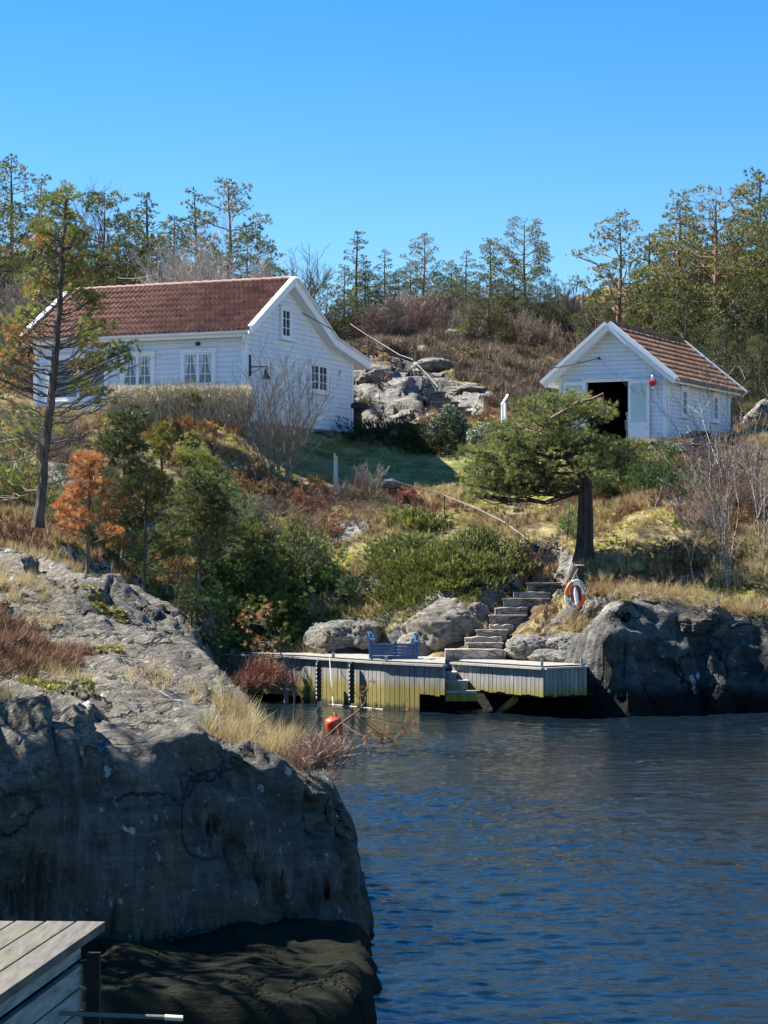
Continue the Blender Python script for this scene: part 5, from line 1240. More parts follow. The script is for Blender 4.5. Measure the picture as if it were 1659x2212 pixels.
# ---- thin pine in front of the cabin's left end (orange-tinged)
D = 43.0; b0 = P(82, 1125, D); 
def loc(x, y, dy=0): q = P(x, y, D+dy)-b0; return (q.x, q.y, q.z)
r = np.random.default_rng(17); pl = []
for i in range(105):
    t = r.uniform(0, 1)**.9; y = 960-(960-430)*t; hw = 20+140*min(1, (1-t)*1.25+.03)*r.uniform(.5, 1.0); s = 1 if r.uniform() < .5 else -1
    x = 125+s*hw*r.uniform(.25, 1)**.7+ (12 if s > 0 else -18)*(1-t); X, Y, Z = loc(x, y+r.uniform(-12,12), r.uniform(-1.0, 1.0)*(1-t*.6)); pl.append((X, Y, Z, r.uniform(.13, .27)))
for (x, y, rr) in [(146,410,.16),(130,420,.14),(158,425,.14),(145,440,.18),(140,400,.12),(262,770,.24),(285,750,.2),(240,800,.24),(210,790,.2),(225,850,.18),(180,830,.2),(275,780,.2),(30,720,.25),(-10,700,.3),(-20,760,.3),(-30,800,.3),(20,770,.2),(60,800,.18)]:
    X, Y, Z = loc(x, y, r.uniform(-.5,.5)); pl.append((X, Y, Z, rr))
tk = [loc(82,1140),loc(92,1050),loc(98,960),loc(112,850),loc(122,740),loc(130,620),loc(136,540),loc(142,460),loc(144,405)]
thin = pine("thin_pine", 41, 6, pl, tk, .10, M_BARK, tl=.10, dens=1250, tuft=TUFTF, nsub=4, flat=.65, up=.5, limb=.6, gapt=0, colsets=[[(.36,.38,.08),(.46,.42,.09),(.22,.27,.07),(.5,.33,.09)],[(.30,.34,.08),(.42,.42,.10)],[(.28,.26,.08),(.2,.22,.06)],[(.16,.2,.05),(.26,.27,.07)],[(.58,.30,.08),(.50,.24,.07),(.36,.29,.08)]])
thin.location = b0; thin['label'] = "tall thin pine with sparse green and rusty needles, in front of the cabin's left end"; thin['category'] = "tree"
mb = MB()
r = np.random.default_rng(5)
for (x0,y0,x1,y1,rr) in [(98,960,-40,840,.035),(98,960,20,1000,.02),(104,905,250,880,.022),(110,860,-30,730,.03),(112,850,290,790,.028),(116,810,240,780,.02),(90,1060,-20,1010,.03),(92,1045,230,1020,.024),(92,1060,10,1075,.016),(100,950,230,930,.02),(118,780,10,700,.025),(108,880,270,850,.018),(95,1000,180,960,.016),(112,840,60,780,.02),(106,900,30,880,.018),(100,940,-20,930,.02)]:
    a = np.array(loc(x0,y0)); c = np.array(loc(x1,y1,r.uniform(-.6,.6))); m_ = (a+c)/2+np.array([0,0,-.12*np.linalg.norm(c-a)])+r.normal(0,.05,3)
    bz = bezier(a, m_, c, 8); bz[1:-1] += r.normal(0,.02,(6,3)); mb.tube(bz, np.linspace(rr,.006,8), 5, cap=False)
    for q in range(9):
        i = r.integers(2, 8); e = bz[i]+(c-a)/np.linalg.norm(c-a)*r.uniform(.15,.5)+r.normal(0,.16,3); mb.tube(bezier(bz[i],(bz[i]+e)/2+r.normal(0,.03,3),e,4), np.linspace(.007,.004,4), 3, cap=False)
mb.build("dead_branches", M_TWIG, thin)

def small_pine(name, xb, yb, xt, yt, D, hw, n_, cols, label, seed, tl=.11, base=.3, dens=950, prmax=.28, bark=None, r0=.035, deps=.9, nsub=5):
    b = P(xb, yb, D); r = np.random.default_rng(seed); pl = []
    def loc(x, y, dy=0): q = P(x, y, D+dy)-b; return (q.x, q.y, q.z)
    for i in range(n_):
        t = r.uniform(0, 1)**.85; yy = yb+(yt-yb)*(base+(1-base)*t); s = r.uniform(-1, 1); X, Y, Z = loc(xt+(xb-xt)*(1-t)+s*hw*(1-t*.8), yy+r.uniform(-6,6), r.uniform(-deps,deps)*(1-t*.7)); pl.append((X, Y, Z, r.uniform(.6,1)*prmax))
    o = pine(name, seed+1, 3, pl, [loc(xb,yb+14),loc(xb,yb),loc((xb+xt)/2,(yb+yt)/2),loc(xt,yt)], r0, bark or M_BARK, cols=cols, tl=tl, dens=dens, tuft=TUFTF, nsub=nsub, flat=.6, up=.5, limb=.6)
    o.location = b; o['label'] = label; o['category'] = 'tree'; return o
small_pine("young_pine", 188, 1230, 196, 990, 41, 82, 34, ORANGE, "dead young pine with bright orange-brown needles, left of the dark shrubs", 51, base=.30, bark=M_BARK2, deps=.5, prmax=.26)
small_pine("young_pine", 310, 1290, 318, 1000, 42, 110, 40, [(.24,.22,.04),(.20,.13,.04),(.10,.13,.03),(.32,.17,.05)], "young pine with yellow-green needles browning below, right of the orange one", 53, base=.28, deps=.6, prmax=.24)
small_pine("young_pine", 352, 1060, 345, 920, 48, 42, 16, YGREEN, "small yellow-green pine on the bank below the cabin hedge", 55, base=.15)
small_pine("young_pine", 265, 1190, 270, 890, 47, 85, 46, DGREEN, "dark green young pine below the hedge, left of the yellow-green one", 57, base=.25, prmax=.32)
small_pine("young_pine", 430, 1260, 440, 1020, 49, 100, 50, DGREEN+GREENS, "dark bushy pine in the thicket, straight below the cabin's right front window", 59, base=.1, prmax=.34)
small_pine("young_pine", 420, 905, 420, 848, 63.4, 18, 9, GREENS, "tiny green spruce growing in front of the hedge", 61, base=.1, prmax=.16, r0=.02)
small_pine("young_pine", 1225, 1175, 1230, 1085, 58.0, 26, 12, [(.14,.24,.07),(.10,.18,.05),(.18,.26,.08)], "fresh green young pine just left of the thick dark trunk", 63, base=.1, prmax=.2, r0=.02)
small_pine("young_pine", 1625, 1380, 1640, 1310, 51.6, 38, 14, [(.16,.19,.05),(.12,.16,.05)], "small green pine on the cliff edge at the far right", 65, base=.0, prmax=.2, r0=.02)
small_pine("young_pine", 540, 1300, 548, 1130, 57.5, 60, 20, YGREEN+GREENS, "yellowish young pine rising from the dark thicket above the dock", 101, base=.2, prmax=.24)
small_pine("young_pine", 630, 1250, 640, 1100, 58.0, 48, 16, [(.26,.28,.07),(.16,.2,.05)], "light green slender pine at the thicket's right end", 103, base=.2, prmax=.22)
small_pine("young_pine", 380, 1330, 385, 1180, 45.5, 55, 14, [(.40,.2,.07),(.3,.2,.07),(.2,.2,.06)], "browning young pine just over the outcrop's edge", 105, base=.2, prmax=.2)
small_pine("young_pine", 415, 1370, 410, 1270, 45, 42, 16, DGREEN, "dark low pine beside the left end of the dock", 67, base=.1, prmax=.24)
small_pine("young_pine", 1300, 1110, 1300, 1035, 61.5, 60, 22, DGREEN, "dark green pine scrub in shade right of the thick trunk", 69, base=.0, prmax=.32, r0=.02)
small_pine("young_pine", 1420, 1085, 1425, 1040, 61.8, 45, 14, DGREEN, "dark pine scrub below the slate pile", 70, base=.0, prmax=.28, r0=.02)

# ---- bushes: dome of sprays
def bush(name, x, y, D, rx, ry, rz, n_, cols, label, seed, tl=.14, cat="bush", mat=None, tuft=TUFTF, up=.6, jag=.35, lift=0, group=None, stems=8, gap=-.3, fscale=2.0, zb=None):
    X = (x-CW/2)/FPX*D; z0 = float(gz(X, D)) if zb is None else zb; r = np.random.default_rng(seed); root = empty(name, (X, D, z0), 0, label, cat, group)
    u = unit(r.normal(size=(n_, 3))); u[:, 2] = np.abs(u[:, 2]); rad = r.uniform(.35, 1, n_)**.4
    k = 1+jag*fbm(u[:,0]*fscale+seed, u[:,1]*fscale, u[:,2]*fscale, 3, seed)*2
    q = u*(rad*k)[:, None]*np.array([rx, ry, rz])
    q[:, 2] += (gzv(X+q[:,0], D+q[:,1])-z0)
    keep = fbm(q[:,0]*2.2/max(rx,.6)*1.5, q[:,1]*2.2, q[:,2]*3, 3, seed+3) > gap; q = q[keep]; u = u[keep]
    d = unit(u*.7+np.array([0,0,up])+r.normal(0,.3,u.shape)); c = palette(cols, len(q), r, .3)*(1+.5*fbm(q[:,0]*1.6, q[:,1]*1.6, q[:,2]*1.6, 2, seed+9))[:, None]
    mb = MB(); scatter(mb, tuft[0][0], tuft[0][1], q, rot_to(d, r), tl*r.uniform(.6,1.3,len(q)), np.clip(c,0,1)); mb.build("foliage", mat or M_NEED, root)
    if stems:
        mb = MB()
        for i in range(stems):
            j = r.integers(len(q)); e = q[j]*.95; mb.tube(bezier(np.array([0,0,0.]), np.array([e[0]*.3,e[1]*.3,e[2]*.7]), e, 5), np.linspace(.02,.005,5), 4, cap=False)
        mb.build("stem", M_BARK, root)
    return root
def gzv(x, y):
    fx = np.interp(x, gx, _gxi); fy = np.interp(y, gy, _gyi)
    i = np.clip(np.floor(fx).astype(int), 0, len(gx)-2); j = np.clip(np.floor(fy).astype(int), 0, len(gy)-2); u = fx-i; v = fy-j
    return GZ[j,i]*(1-u)*(1-v)+GZ[j,i+1]*u*(1-v)+GZ[j+1,i]*(1-u)*v+GZ[j+1,i+1]*u*v
JUN = [(.13,.17,.04),(.26,.28,.06),(.06,.09,.03),(.36,.35,.09)]; HEA = [(.26,.12,.07),(.18,.08,.05),(.33,.17,.09),(.20,.12,.07)]
SPRAY = [tuft_template(9, 48, .15, 9, .4)]
SPRAY.append(SPRAY[0])
bush("juniper_bush", 960, 1245, 57.0, 1.95, 1.7, .72, 15000, JUN, "wide low juniper with yellow-green tips, spreading above the pale boulders by the steps", 81, .095, tuft=SPRAY, jag=.45, gap=-.2, fscale=3.2)
bush("juniper_bush", 870, 1200, 58.2, 1.0, .9, .5, 4000, JUN, "smaller juniper joining the wide one on its left", 82, .09, tuft=SPRAY)
bush("juniper_bush", 905, 1140, 60.2, .75, .6, .38, 900, JUN, "juniper patch just below the rock slab and the garden handrail", 83, .13, tuft=SPRAY)
DJ = [(.055,.095,.03),(.08,.13,.04),(.13,.18,.05),(.04,.07,.025)]
for i, (x, y, D, rx, rz, cols, lab) in enumerate([
  (560,1180,57.0,1.5,1.9,DJ,"dark green juniper thicket below the cabin's corner"),
  (630,1130,58.0,1.0,1.3,DJ+JUN,"juniper column with lighter tips on the thicket's right side"),
  (480,1240,57.5,1.5,1.5,DJ,"dark shrub mass straight above the left end of the dock"),
  (600,1290,58.0,1.3,1.1,DJ,"dark shrub in shade behind the left half of the dock"),
  (400,1180,54.5,1.3,1.7,DJ,"green shrub between the young pines and the juniper thicket"),
  (500,1080,60,1.0,1.1,DJ+[(.2,.2,.05)],"green-yellow bush under the cabin's front wall"),
  (230,1090,52.5,1.3,1.3,DJ,"green bush behind the orange dead pine"),
  (330,1340,46,1.2,1.0,DJ,"dark bush just over the edge of the rock outcrop"),
  (700,1300,57,.8,.7,DJ,"dark shrub in the shaded gully above the grey boulder"),
  (20,1010,54,1.3,.9,JUN,"light green bush left of the thin pine's trunk"),
  (1340,1050,62.5,1.5,.9,DJ,"dark evergreen scrub in the shade of the dry stone wall"),
  (1440,1075,61.0,.8,.5,DJ,"small evergreen shrub above the pale boulder on the right bank"),
  (60,930,60,1.5,.7,JUN,"green bush under the cabin's left end"),
  (850,965,70.2,1.5,.55,[(.02,.035,.012),(.035,.05,.018),(.015,.02,.01)],"low creeping scrub coloured near-black for the cabin's deep shadow, under the pale rocks"),  # near-black greens paint the cabin's shadow into the foliage
  (945,985,69.2,1.1,.5,[(.02,.035,.012),(.035,.05,.018),(.015,.02,.01)],"scrub coloured near-black for the shadow, left of the ivy"),  # same shadow put into this scrub's greens
  (560,1000,62,.9,.55,HEA,"reddish-brown bush right of the yellow-green small pine, under the hedge"),
  (660,1060,61.8,.7,.5,HEA,"rusty heather bush left of the pale grey post"),
  (690,1130,60.2,.6,.45,HEA+[(.30,.2,.12)],"rusty heather bush beside the bare rock below the grey post"),
  (440,1000,61.5,.9,.6,[(.30,.28,.06),(.2,.2,.05)],"yellow mossy bush in the middle of the slope under the hedge"),
  (520,1130,59.2,.8,.8,JUN,"light green bush on the front of the dark thicket"),
  (875,1055,62.3,.42,.25,[(.30,.12,.09),(.22,.10,.07)],"small dark red bush at the garden handrail's upper end"),
  (1150,1215,57.2,.6,.35,HEA,"brown heather bush at the top of the stone steps"),
  (1520,1210,55.4,1.3,.4,[(.12,.12,.05),(.2,.15,.08)],"low dark bush on the right bank left of the birches")]):
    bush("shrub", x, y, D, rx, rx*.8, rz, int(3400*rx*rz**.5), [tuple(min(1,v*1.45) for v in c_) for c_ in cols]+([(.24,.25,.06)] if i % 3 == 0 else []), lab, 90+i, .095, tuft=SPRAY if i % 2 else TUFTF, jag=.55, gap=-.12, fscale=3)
# ivy on the rock
bush("ivy", 968, 1000, 69.6, .75, .45, 1.15, 1500, [(.12,.15,.08),(.28,.32,.20),(.45,.48,.36),(.08,.10,.05)], "pale glossy ivy climbing the rock face left of the spreading pine", 120, .09, mat=M_GREEN, tuft=[tuft_template(5, 85, .7, 12, .2)], jag=.15, stems=0, zb=P(968,1000,69.6).z)
bush("ivy", 1045, 985, 69.0, .6, .4, .8, 700, [(.12,.15,.08),(.28,.32,.20),(.45,.48,.36)], "pale ivy trailing behind the left part of the pine's crown", 121, .09, mat=M_GREEN, tuft=[tuft_template(5, 85, .7, 12, .2)], jag=.15, stems=0)

# ---- bare branching shrubs and trees
def bare(name, seed, H, n_stem, spread, mat, r0=.02, depth=3, nb=5, up=.35, wig=.08, stem_h=.5, k=4, part="branches"):
    r = np.random.default_rng(seed); mb = MB()
    def grow(p, d, L, rad, lev):
        n_ = 6; pts = [p]; dd = d.copy()
        for i in range(n_):
            dd = unit(dd+r.normal(0, wig, 3)+np.array([0,0,up*.12])); pts.append(pts[-1]+dd*L/n_)
        pts = np.array(pts); mb.tube(pts, np.linspace(rad, rad*.45 if lev else .004, n_+1), k if lev == depth else 3, cap=False)
        if lev > 0:
            m = nb if lev < depth else nb+3
            for q in range(m):
                i = r.integers(2, n_+1) if lev < depth else r.integers(int(n_*stem_h), n_+1)
                t = unit(unit(pts[i]-pts[i-1])+r.normal(0, .5, 3)*np.array([1,1,.6])); grow(pts[i], t, L*r.uniform(.38,.62), max(rad*.5, .005), lev-1)
    for s in range(n_stem):
        az = r.uniform(0, 2*PI); d = unit(np.array([math.cos(az)*spread, math.sin(az)*spread, 1])*np.array([r.uniform(.3,1)]*2+[1])); grow(np.array([math.cos(az),math.sin(az),0])*.05*n_stem**.5*(1 if n_stem > 1 else 0)-np.array([0,0,.1]), d, H*r.uniform(.6,.75), r0, depth)
    root = empty(name); mb.build(part, mat, root); return root
def put_bare(o, x, D, label, cat, y=None, rz=0, s=1, group=None):
    X = (x-CW/2)/FPX*D; z = float(gz(X, D)) if y is None else P(x, y, D).z; o.location = (X, D, z); o.rotation_euler = (0,0,rz); o.scale = (s,s,s); tag(o, label, cat, group); return o
put_bare(bare("bare_shrub", 1, 3.2, 16, .42, M_TWIG, .022, 2, 6, .5, .05, .2), 605, 63.3, "tall bare shrub with pale upright twigs in front of the cabin's gable", "shrub")
# birches on the right bank
for i, (x, y, D, H, ns, sp, lab) in enumerate([(1580,1300,53.4,5.6,3,.06,"tall slim birch with pale stems, in front of the boathouse's far end"),(1560,1290,53.6,3.4,3,.16,"short multi-stemmed birch at the foot of the tall one"),
      (1500,1300,52.7,3.4,1,.05,"single crooked bare stem left of the birches, over the cliff edge"),(1650,1240,55.5,4.4,3,.15,"bare birch at the right frame edge")]):
    put_bare(bare("birch_tree", 20+i, H, ns, sp, M_BIRCH, .022, 3 if ns > 1 else 2, 3, .5, .07, .25), x, D, lab, "tree", rz=i)
n = N("pale_birch_twigs"); g = n.noise(n.obj(), 4, 5, .7); M_PALETW = n.set(color=n.mix(n.ramp(g, [(.35, 0), (.65, 1)]), (.25,.22,.19), (.60,.56,.50)), rough=.85)
# bare deciduous trees behind the cabin
for i, (x, ytop, D, s, lab) in enumerate([(440,478,80,1,"wide bare pale-branched tree behind the cabin roof, left of the level-branched pine"),(510,500,79.5,1,"bare tree right beside the wide pale-branched one, over the roof ridge"),(380,510,80,1,"bare tree directly right of the wooden pole, lower than its neighbours"),(470,470,81,1,"tall pale bare tree between the two high pines above the cabin roof"),(550,530,80,1,"low bare tree above the right part of the cabin roof"),(365,540,82,1,"bare tree left of the wide pale-branched one above the roof"),(650,525,93,1,"bare brownish tree over the cabin's gable peak"),
      (25,480,88,1,"bare grey tree at the left edge behind the thin pine"),(5,560,80,1,"dense bare bush-like tree at the left frame edge"),(185,400,93,1,"fine bare treetop showing above the broad dark pine"),(1240,590,94,1,"small bare tree in the sky gap left of the boathouse"),(1290,640,88,1,"bare bush-like tree behind the boathouse peak"),(850,620,88,1,"bare purplish tree right of the leaning narrow pine"),(820,640,86,1,"bare purple-brown shrub-like tree over the hill railing"),(90,600,80,1,"bare tree behind the upper part of the thin pine")]):
    X = (x-CW/2)/FPX*D; H = P(x, ytop, D).z-float(gz(X, D)); put_bare(bare("bare_tree", 40+i, H*.78, 5, .32, M_PALETW if 300 < x < 600 else (M_TWIG if i % 2 == 0 else M_TWIG2), .045, 3, 6, .4, .07, .25, part="branches"), x, D, lab, "tree")
# thicket of bare bushes over the heather slope
protos = [bare("bare_bush", 70+i, 2.0, 9, .7, M_TWIG2 if i % 2 else M_TWIG, .018, 2, 6, .3, .12, .2) for i in range(4)]
r = np.random.default_rng(8); used = [False]*4; cnt = 0
spots = []
for i in range(84):
    x = r.uniform(780, 1330); D = r.uniform(88, 97)+max(0, (x-1000)/120); spots.append((x, D, r.uniform(.5, .95)))
for i in range(20): spots.append((r.uniform(700, 1000), r.uniform(86, 94), r.uniform(.5, .8)))
for i in range(15): spots.append((r.uniform(1440, 1690), r.uniform(57.5, 63), r.uniform(.4, .8)))
spots = [s for s in spots if not (1400 < s[0] < 1545 and 60 < s[1] < 64)]
for i in range(16): spots.append((r.uniform(640, 800), r.uniform(58.5, 63.2), r.uniform(.3, .5)))
for i in range(16): spots.append((r.uniform(-40, 330), r.uniform(55, 62), r.uniform(.4, .7)))
for i in range(14): spots.append((r.uniform(1420, 1660), r.uniform(76, 84), r.uniform(.6, 1)))
for i in range(12): spots.append((r.uniform(1230, 1460), r.uniform(80, 88), r.uniform(.6, 1)))
for i in range(26): spots.append((r.uniform(440, 700), r.uniform(56.6, 60), r.uniform(.4, .9)))
seen = set()
for (x, D, s) in spots:
    k = r.integers(4); zone = "thicket" if (360 < x < 705 and 56 < D < 60.01) else "hill" if D > 72 else ("right" if x > 1300 else ("mid" if x > 500 else "left"))
    tone = ("greyish" if k % 2 == 0 else "pinkish-brown"); big = "tall" if s > .75 else ("mid-height" if s > .55 else "low")
    row = "front" if D < 90 else "back"
    lab = {"thicket":f"{big} {tone} leafless bush poking out of the dark thicket behind the dock, {'left' if x < 450 else ('middle' if x < 560 else 'right')} part","hill":f"{big} {tone} leafless bush {land(x)}, {row} of the hill thicket","right":f"{big} {tone} leafless bush on the right bank {landr(x)}, {'upper' if D > 60.5 else 'lower'} slope","mid":f"{big} {tone} twiggy bush on the bank {landm(x)}","left":f"{big} {tone} leafless bush under the hedge, {landl(x)}"}[zone]
    if lab in seen: continue
    seen.add(lab)
    o = protos[k] if not used[k] else copy_tree(protos[k]); used[k] = True
    put_bare(o, x, D, lab, "bush", rz=r.uniform(0, 6.28), s=s, group="bare bushes "+{"thicket":"in the dark thicket","hill":"above the heather","right":"on the right bank","mid":"right of the cabin","left":"under the hedge"}[zone])
n = N("pale_hedge_twigs"); g = n.noise(n.obj(), 5, 5, .7); M_HEDGE = n.set(color=n.mix(n.ramp(g, [(.35, 0), (.65, 1)]), (.30,.24,.16), (.58,.50,.38)), rough=.85)
# hedge in front of the cabin
def hedge():
    r = np.random.default_rng(3); mb = MB(); a = P(235, 890, 64.2); b = P(540, 905, 63.6); root = empty("hedge", (a.x, a.y, 0), 0, "long clipped leafless hedge of pale twigs along the cabin's front", "hedge")
    for i in range(1300):
        t = r.uniform(0, 1); x = a.x+(b.x-a.x)*t; y = a.y+(b.y-a.y)*t+r.normal(0, .22); z = float(gz(x, y)); top = P(0, 838+7*math.sin(t*9)+9*float(vnoise(t*14, 0, 0, 5))+r.uniform(-10,12), y).z
        h = min(.85, max(.3, top-z)*r.uniform(.6, 1.0)); z = max(z, top-.78); p = np.array([x-a.x, y-a.y, z]); d = r.normal(0, .2, 3); d[2] = 0
        m_ = p+np.array([0,0,h*.5])+d*h*1.2; e = p+np.array([0,0,h])+d*h*1.5+r.normal(0,.04,3)
        mb.tube(np.array([p, m_, e]), [.010,.007,.004], 3, cap=False)
    mb.build("twigs", M_HEDGE, root)
    m = 1300; t = r.uniform(0,1,m); x = a.x+(b.x-a.x)*t; y = a.y+(b.y-a.y)*t+r.normal(0,.25,m); top = np.array([P(0,838,yy).z for yy in y])-r.uniform(0,.6,m)**1.5
    mb = MB(); T = tuft_template(6, 80, .14, 31, .3); scatter(mb, T[0], T[1], np.stack([x-a.x,y-a.y,top],1), rot_to(unit(r.normal(0,.5,(m,3))+np.array([0,0,1])), r), r.uniform(.08,.16,m), palette([(.60,.53,.38),(.5,.43,.3),(.42,.38,.2)], m, r)); mb.build("side_shoots", M_STRAW, root)
hedge()

# ---- ground cover (uncountable): dry grass, heather, moss, low leaves
GRASS = [tuft_template(16, 34, .035, 61, .02)]
def cover(name, n_, xr, yr, accept, tmpl, tl, cols, mat, label, seed, cat, cflip=0, hv=.3, zoff=0, tilt=.25, clump=None):
    r = np.random.default_rng(seed); x = r.uniform(*xr, n_); y = r.uniform(*yr, n_)
    ok = accept(x, y, r); x = x[ok]; y = y[ok]; z = gzv(x, y)
    m = z > .55; x, y, z = x[m], y[m], z[m]
    for (a0,a1,b0,b1) in NOVEG:
        m = ~((x > a0) & (x < a1) & (y > b0) & (y < b1)); x, y, z = x[m], y[m], z[m]
    # keep the building plots clear
    for (O, G_, W_, L_) in ((hA, HG, 7.6, 7.4), (bA, BG, 6.2, 3.6)):
        a = (x-O.x)*G_.x+(y-O.y)*G_.y; b = -(x-O.x)*G_.y+(y-O.y)*G_.x; m = ~((a > -.1) & (a < W_) & (b > -.1) & (b < L_)); x, y, z = x[m], y[m], z[m]
    d = unit(np.stack([r.normal(0,tilt,len(x)), r.normal(0,tilt,len(x)), np.ones(len(x))], 1))
    mb = MB(); c = palette(cols, len(x), r, .3)*(1+.5*fbm(x*.8, y*.8, 0, 3, seed+5))[:, None]
    scatter(mb, tmpl[0], tmpl[1], np.stack([x,y,z-.03+zoff],1), rot_to(d, r), tl*r.uniform(.5,1.4,len(x))*(1+hv*fbm(x*.7,y*.7,0,2,seed)), np.clip(c,0,1))
    o = mb.build(name, mat); return tag(o, label, cat, kind='stuff')
def M_(c): return lambda x, y: gmask(x, y, c)
STR = [(.50,.40,.20),(.42,.32,.15),(.36,.27,.12),(.55,.46,.26)]; MOS = [(.36,.36,.06),(.46,.42,.09),(.24,.26,.05),(.50,.42,.12)]
nzf = lambda x, y, s, sd: fbm(x*s, y*s, 0, 3, sd)
vis = lambda x, y: (np.abs(x) < y*.19+1)
cover("dry_grass", 85000, (-12,12), (47,74), lambda x,y,r: vis(x,y) & (gmask(x,y,0) < .5) & (gmask(x,y,1) < .35) & (nzf(x,y,.7,301)+r.uniform(-.15,.15,len(x)) > .0), GRASS[0], .23, STR, M_STRAW, "pale dry grass covering the banks below the houses", 302, "grass")
cover("moss", 52000, (-12,12), (49,74), lambda x,y,r: vis(x,y) & (gmask(x,y,0) < .4) & (gmask(x,y,1) < .5) & (nzf(x,y,.6,311)+r.uniform(-.2,.2,len(x)) > .02), tuft_template(8,80,.3,62,.1), .085, MOS, M_GREEN, "yellow-green moss cushions across the banks", 312, "moss", tilt=.5)
cover("lawn_grass", 26000, (-4,7), (62,71), lambda x,y,r: (gmask(x,y,1) > .25), GRASS[0], .07, [(.13,.18,.045),(.19,.22,.06),(.34,.32,.12),(.45,.40,.20)], M_STRAW, "short green lawn turf between the cabin and the boathouse", 322, "grass")
HT = tuft_template(14, 62, .08, 63, .5)
cover("heather", 30000, (-12,12), (48.5,73), lambda x,y,r: vis(x,y) & (gmask(x,y,0) < .6) & (gmask(x,y,1) < .2) & (nzf(x,y,.55,331)+r.uniform(-.12,.12,len(x)) > .12), HT, .20, HEA, M_HEATH, "brown heather covering parts of the banks", 332, "heather")
cover("heather", 30000, (-2,13), (73,100), lambda x,y,r: vis(x,y) & (gmask(x,y,0) < .55) & (nzf(x,y,.4,341)+r.uniform(-.12,.12,len(x)) > -.22), HT, .30, [(.17,.12,.085),(.11,.075,.055),(.24,.18,.125),(.22,.19,.13),(.20,.115,.08),(.30,.25,.15)], M_HEATH, "thick reddish-brown heather on the hill between the houses", 342, "heather")
cover("low_scrub", 16000, (-12,12), (48,73), lambda x,y,r: vis(x,y) & (gmask(x,y,0) < .5) & (gmask(x,y,1) < .2) & (nzf(x,y,.6,351)+r.uniform(-.12,.12,len(x)) > .16), tuft_template(10,70,.14,64,.4), .15, DGREEN+[(.12,.10,.05)], M_NEED, "low dark green scrub among the grass of the banks", 352, "scrub")
cover("undergrowth", 22000, (-22,22), (74,112), lambda x,y,r: (np.abs(x) < y*.19+2) & (nzf(x,y,.35,361)+r.uniform(-.2,.2,len(x)) > -.1) & (gmask(x,y,0)<.5), tuft_template(10,65,.08,65,.4), .32, [(.16,.12,.07),(.22,.17,.10),(.07,.08,.03),(.12,.08,.05)], M_STRAW, "brownish undergrowth on the forest floor behind the houses", 362, "undergrowth")

# ---- boulders
def boulder(name, x, y, D, sx, sy, sz, seed, label, mat, rz=0, sub=5, lift=0):
    bm = bmesh.new(); bmesh.ops.create_icosphere(bm, subdivisions=sub, radius=1.0); V = np.array([v.co for v in bm.verts]); F = [[v.index for v in f.verts] for f in bm.faces]; bm.free()
    r = np.random.default_rng(seed)
    for i in range(12):
        nrm = unit(r.normal(size=3)); dd = r.uniform(.62, .9); s = V@nrm; over = np.clip(s-dd, 0, None); V = V-nrm[None]*over[:, None]*.85
    V = V*(1+.14*fbm(V[:,0]*1.6+seed, V[:,1]*1.6, V[:,2]*1.6, 4, seed)[:, None]+.05*(ridged(V[:,0]*2.5, V[:,1]*2.5+seed, V[:,2]*2.5, 3, seed+1)-.3)[:, None])
    V = V*(1-.10*cracks(V[:,0]*2+seed*3, V[:,1]*2, V[:,2]*2, 970+seed, .07, .8)[:, None]-.05*cracks(V[:,0]*4+seed*3, V[:,1]*4, V[:,2]*4, 990+seed, .09, .8)[:, None]); V = V*np.array([sx, sy, sz]); c = P(x, y, D); mb = MB(); mb.add(V, np.array(F)); o = mb.build(name, mat, smooth=True); o.location = c; o.rotation_euler = (0,0,rz)
    return tag(o, label, "boulder")
M_PALE = m_rock("pale_boulder_rock", (.62,.57,.49), (.22,.205,.175), .3, sc=1.4, crack=.8); M_GREYR = m_rock("grey_boulder_rock", (.50,.48,.43), (.14,.135,.125), .3, sc=1.3, crack=.8); M_DKR = m_rock("dark_cliff_rock", (.14,.135,.13), (.045,.045,.045), .9, sc=1.0, wet=.35)
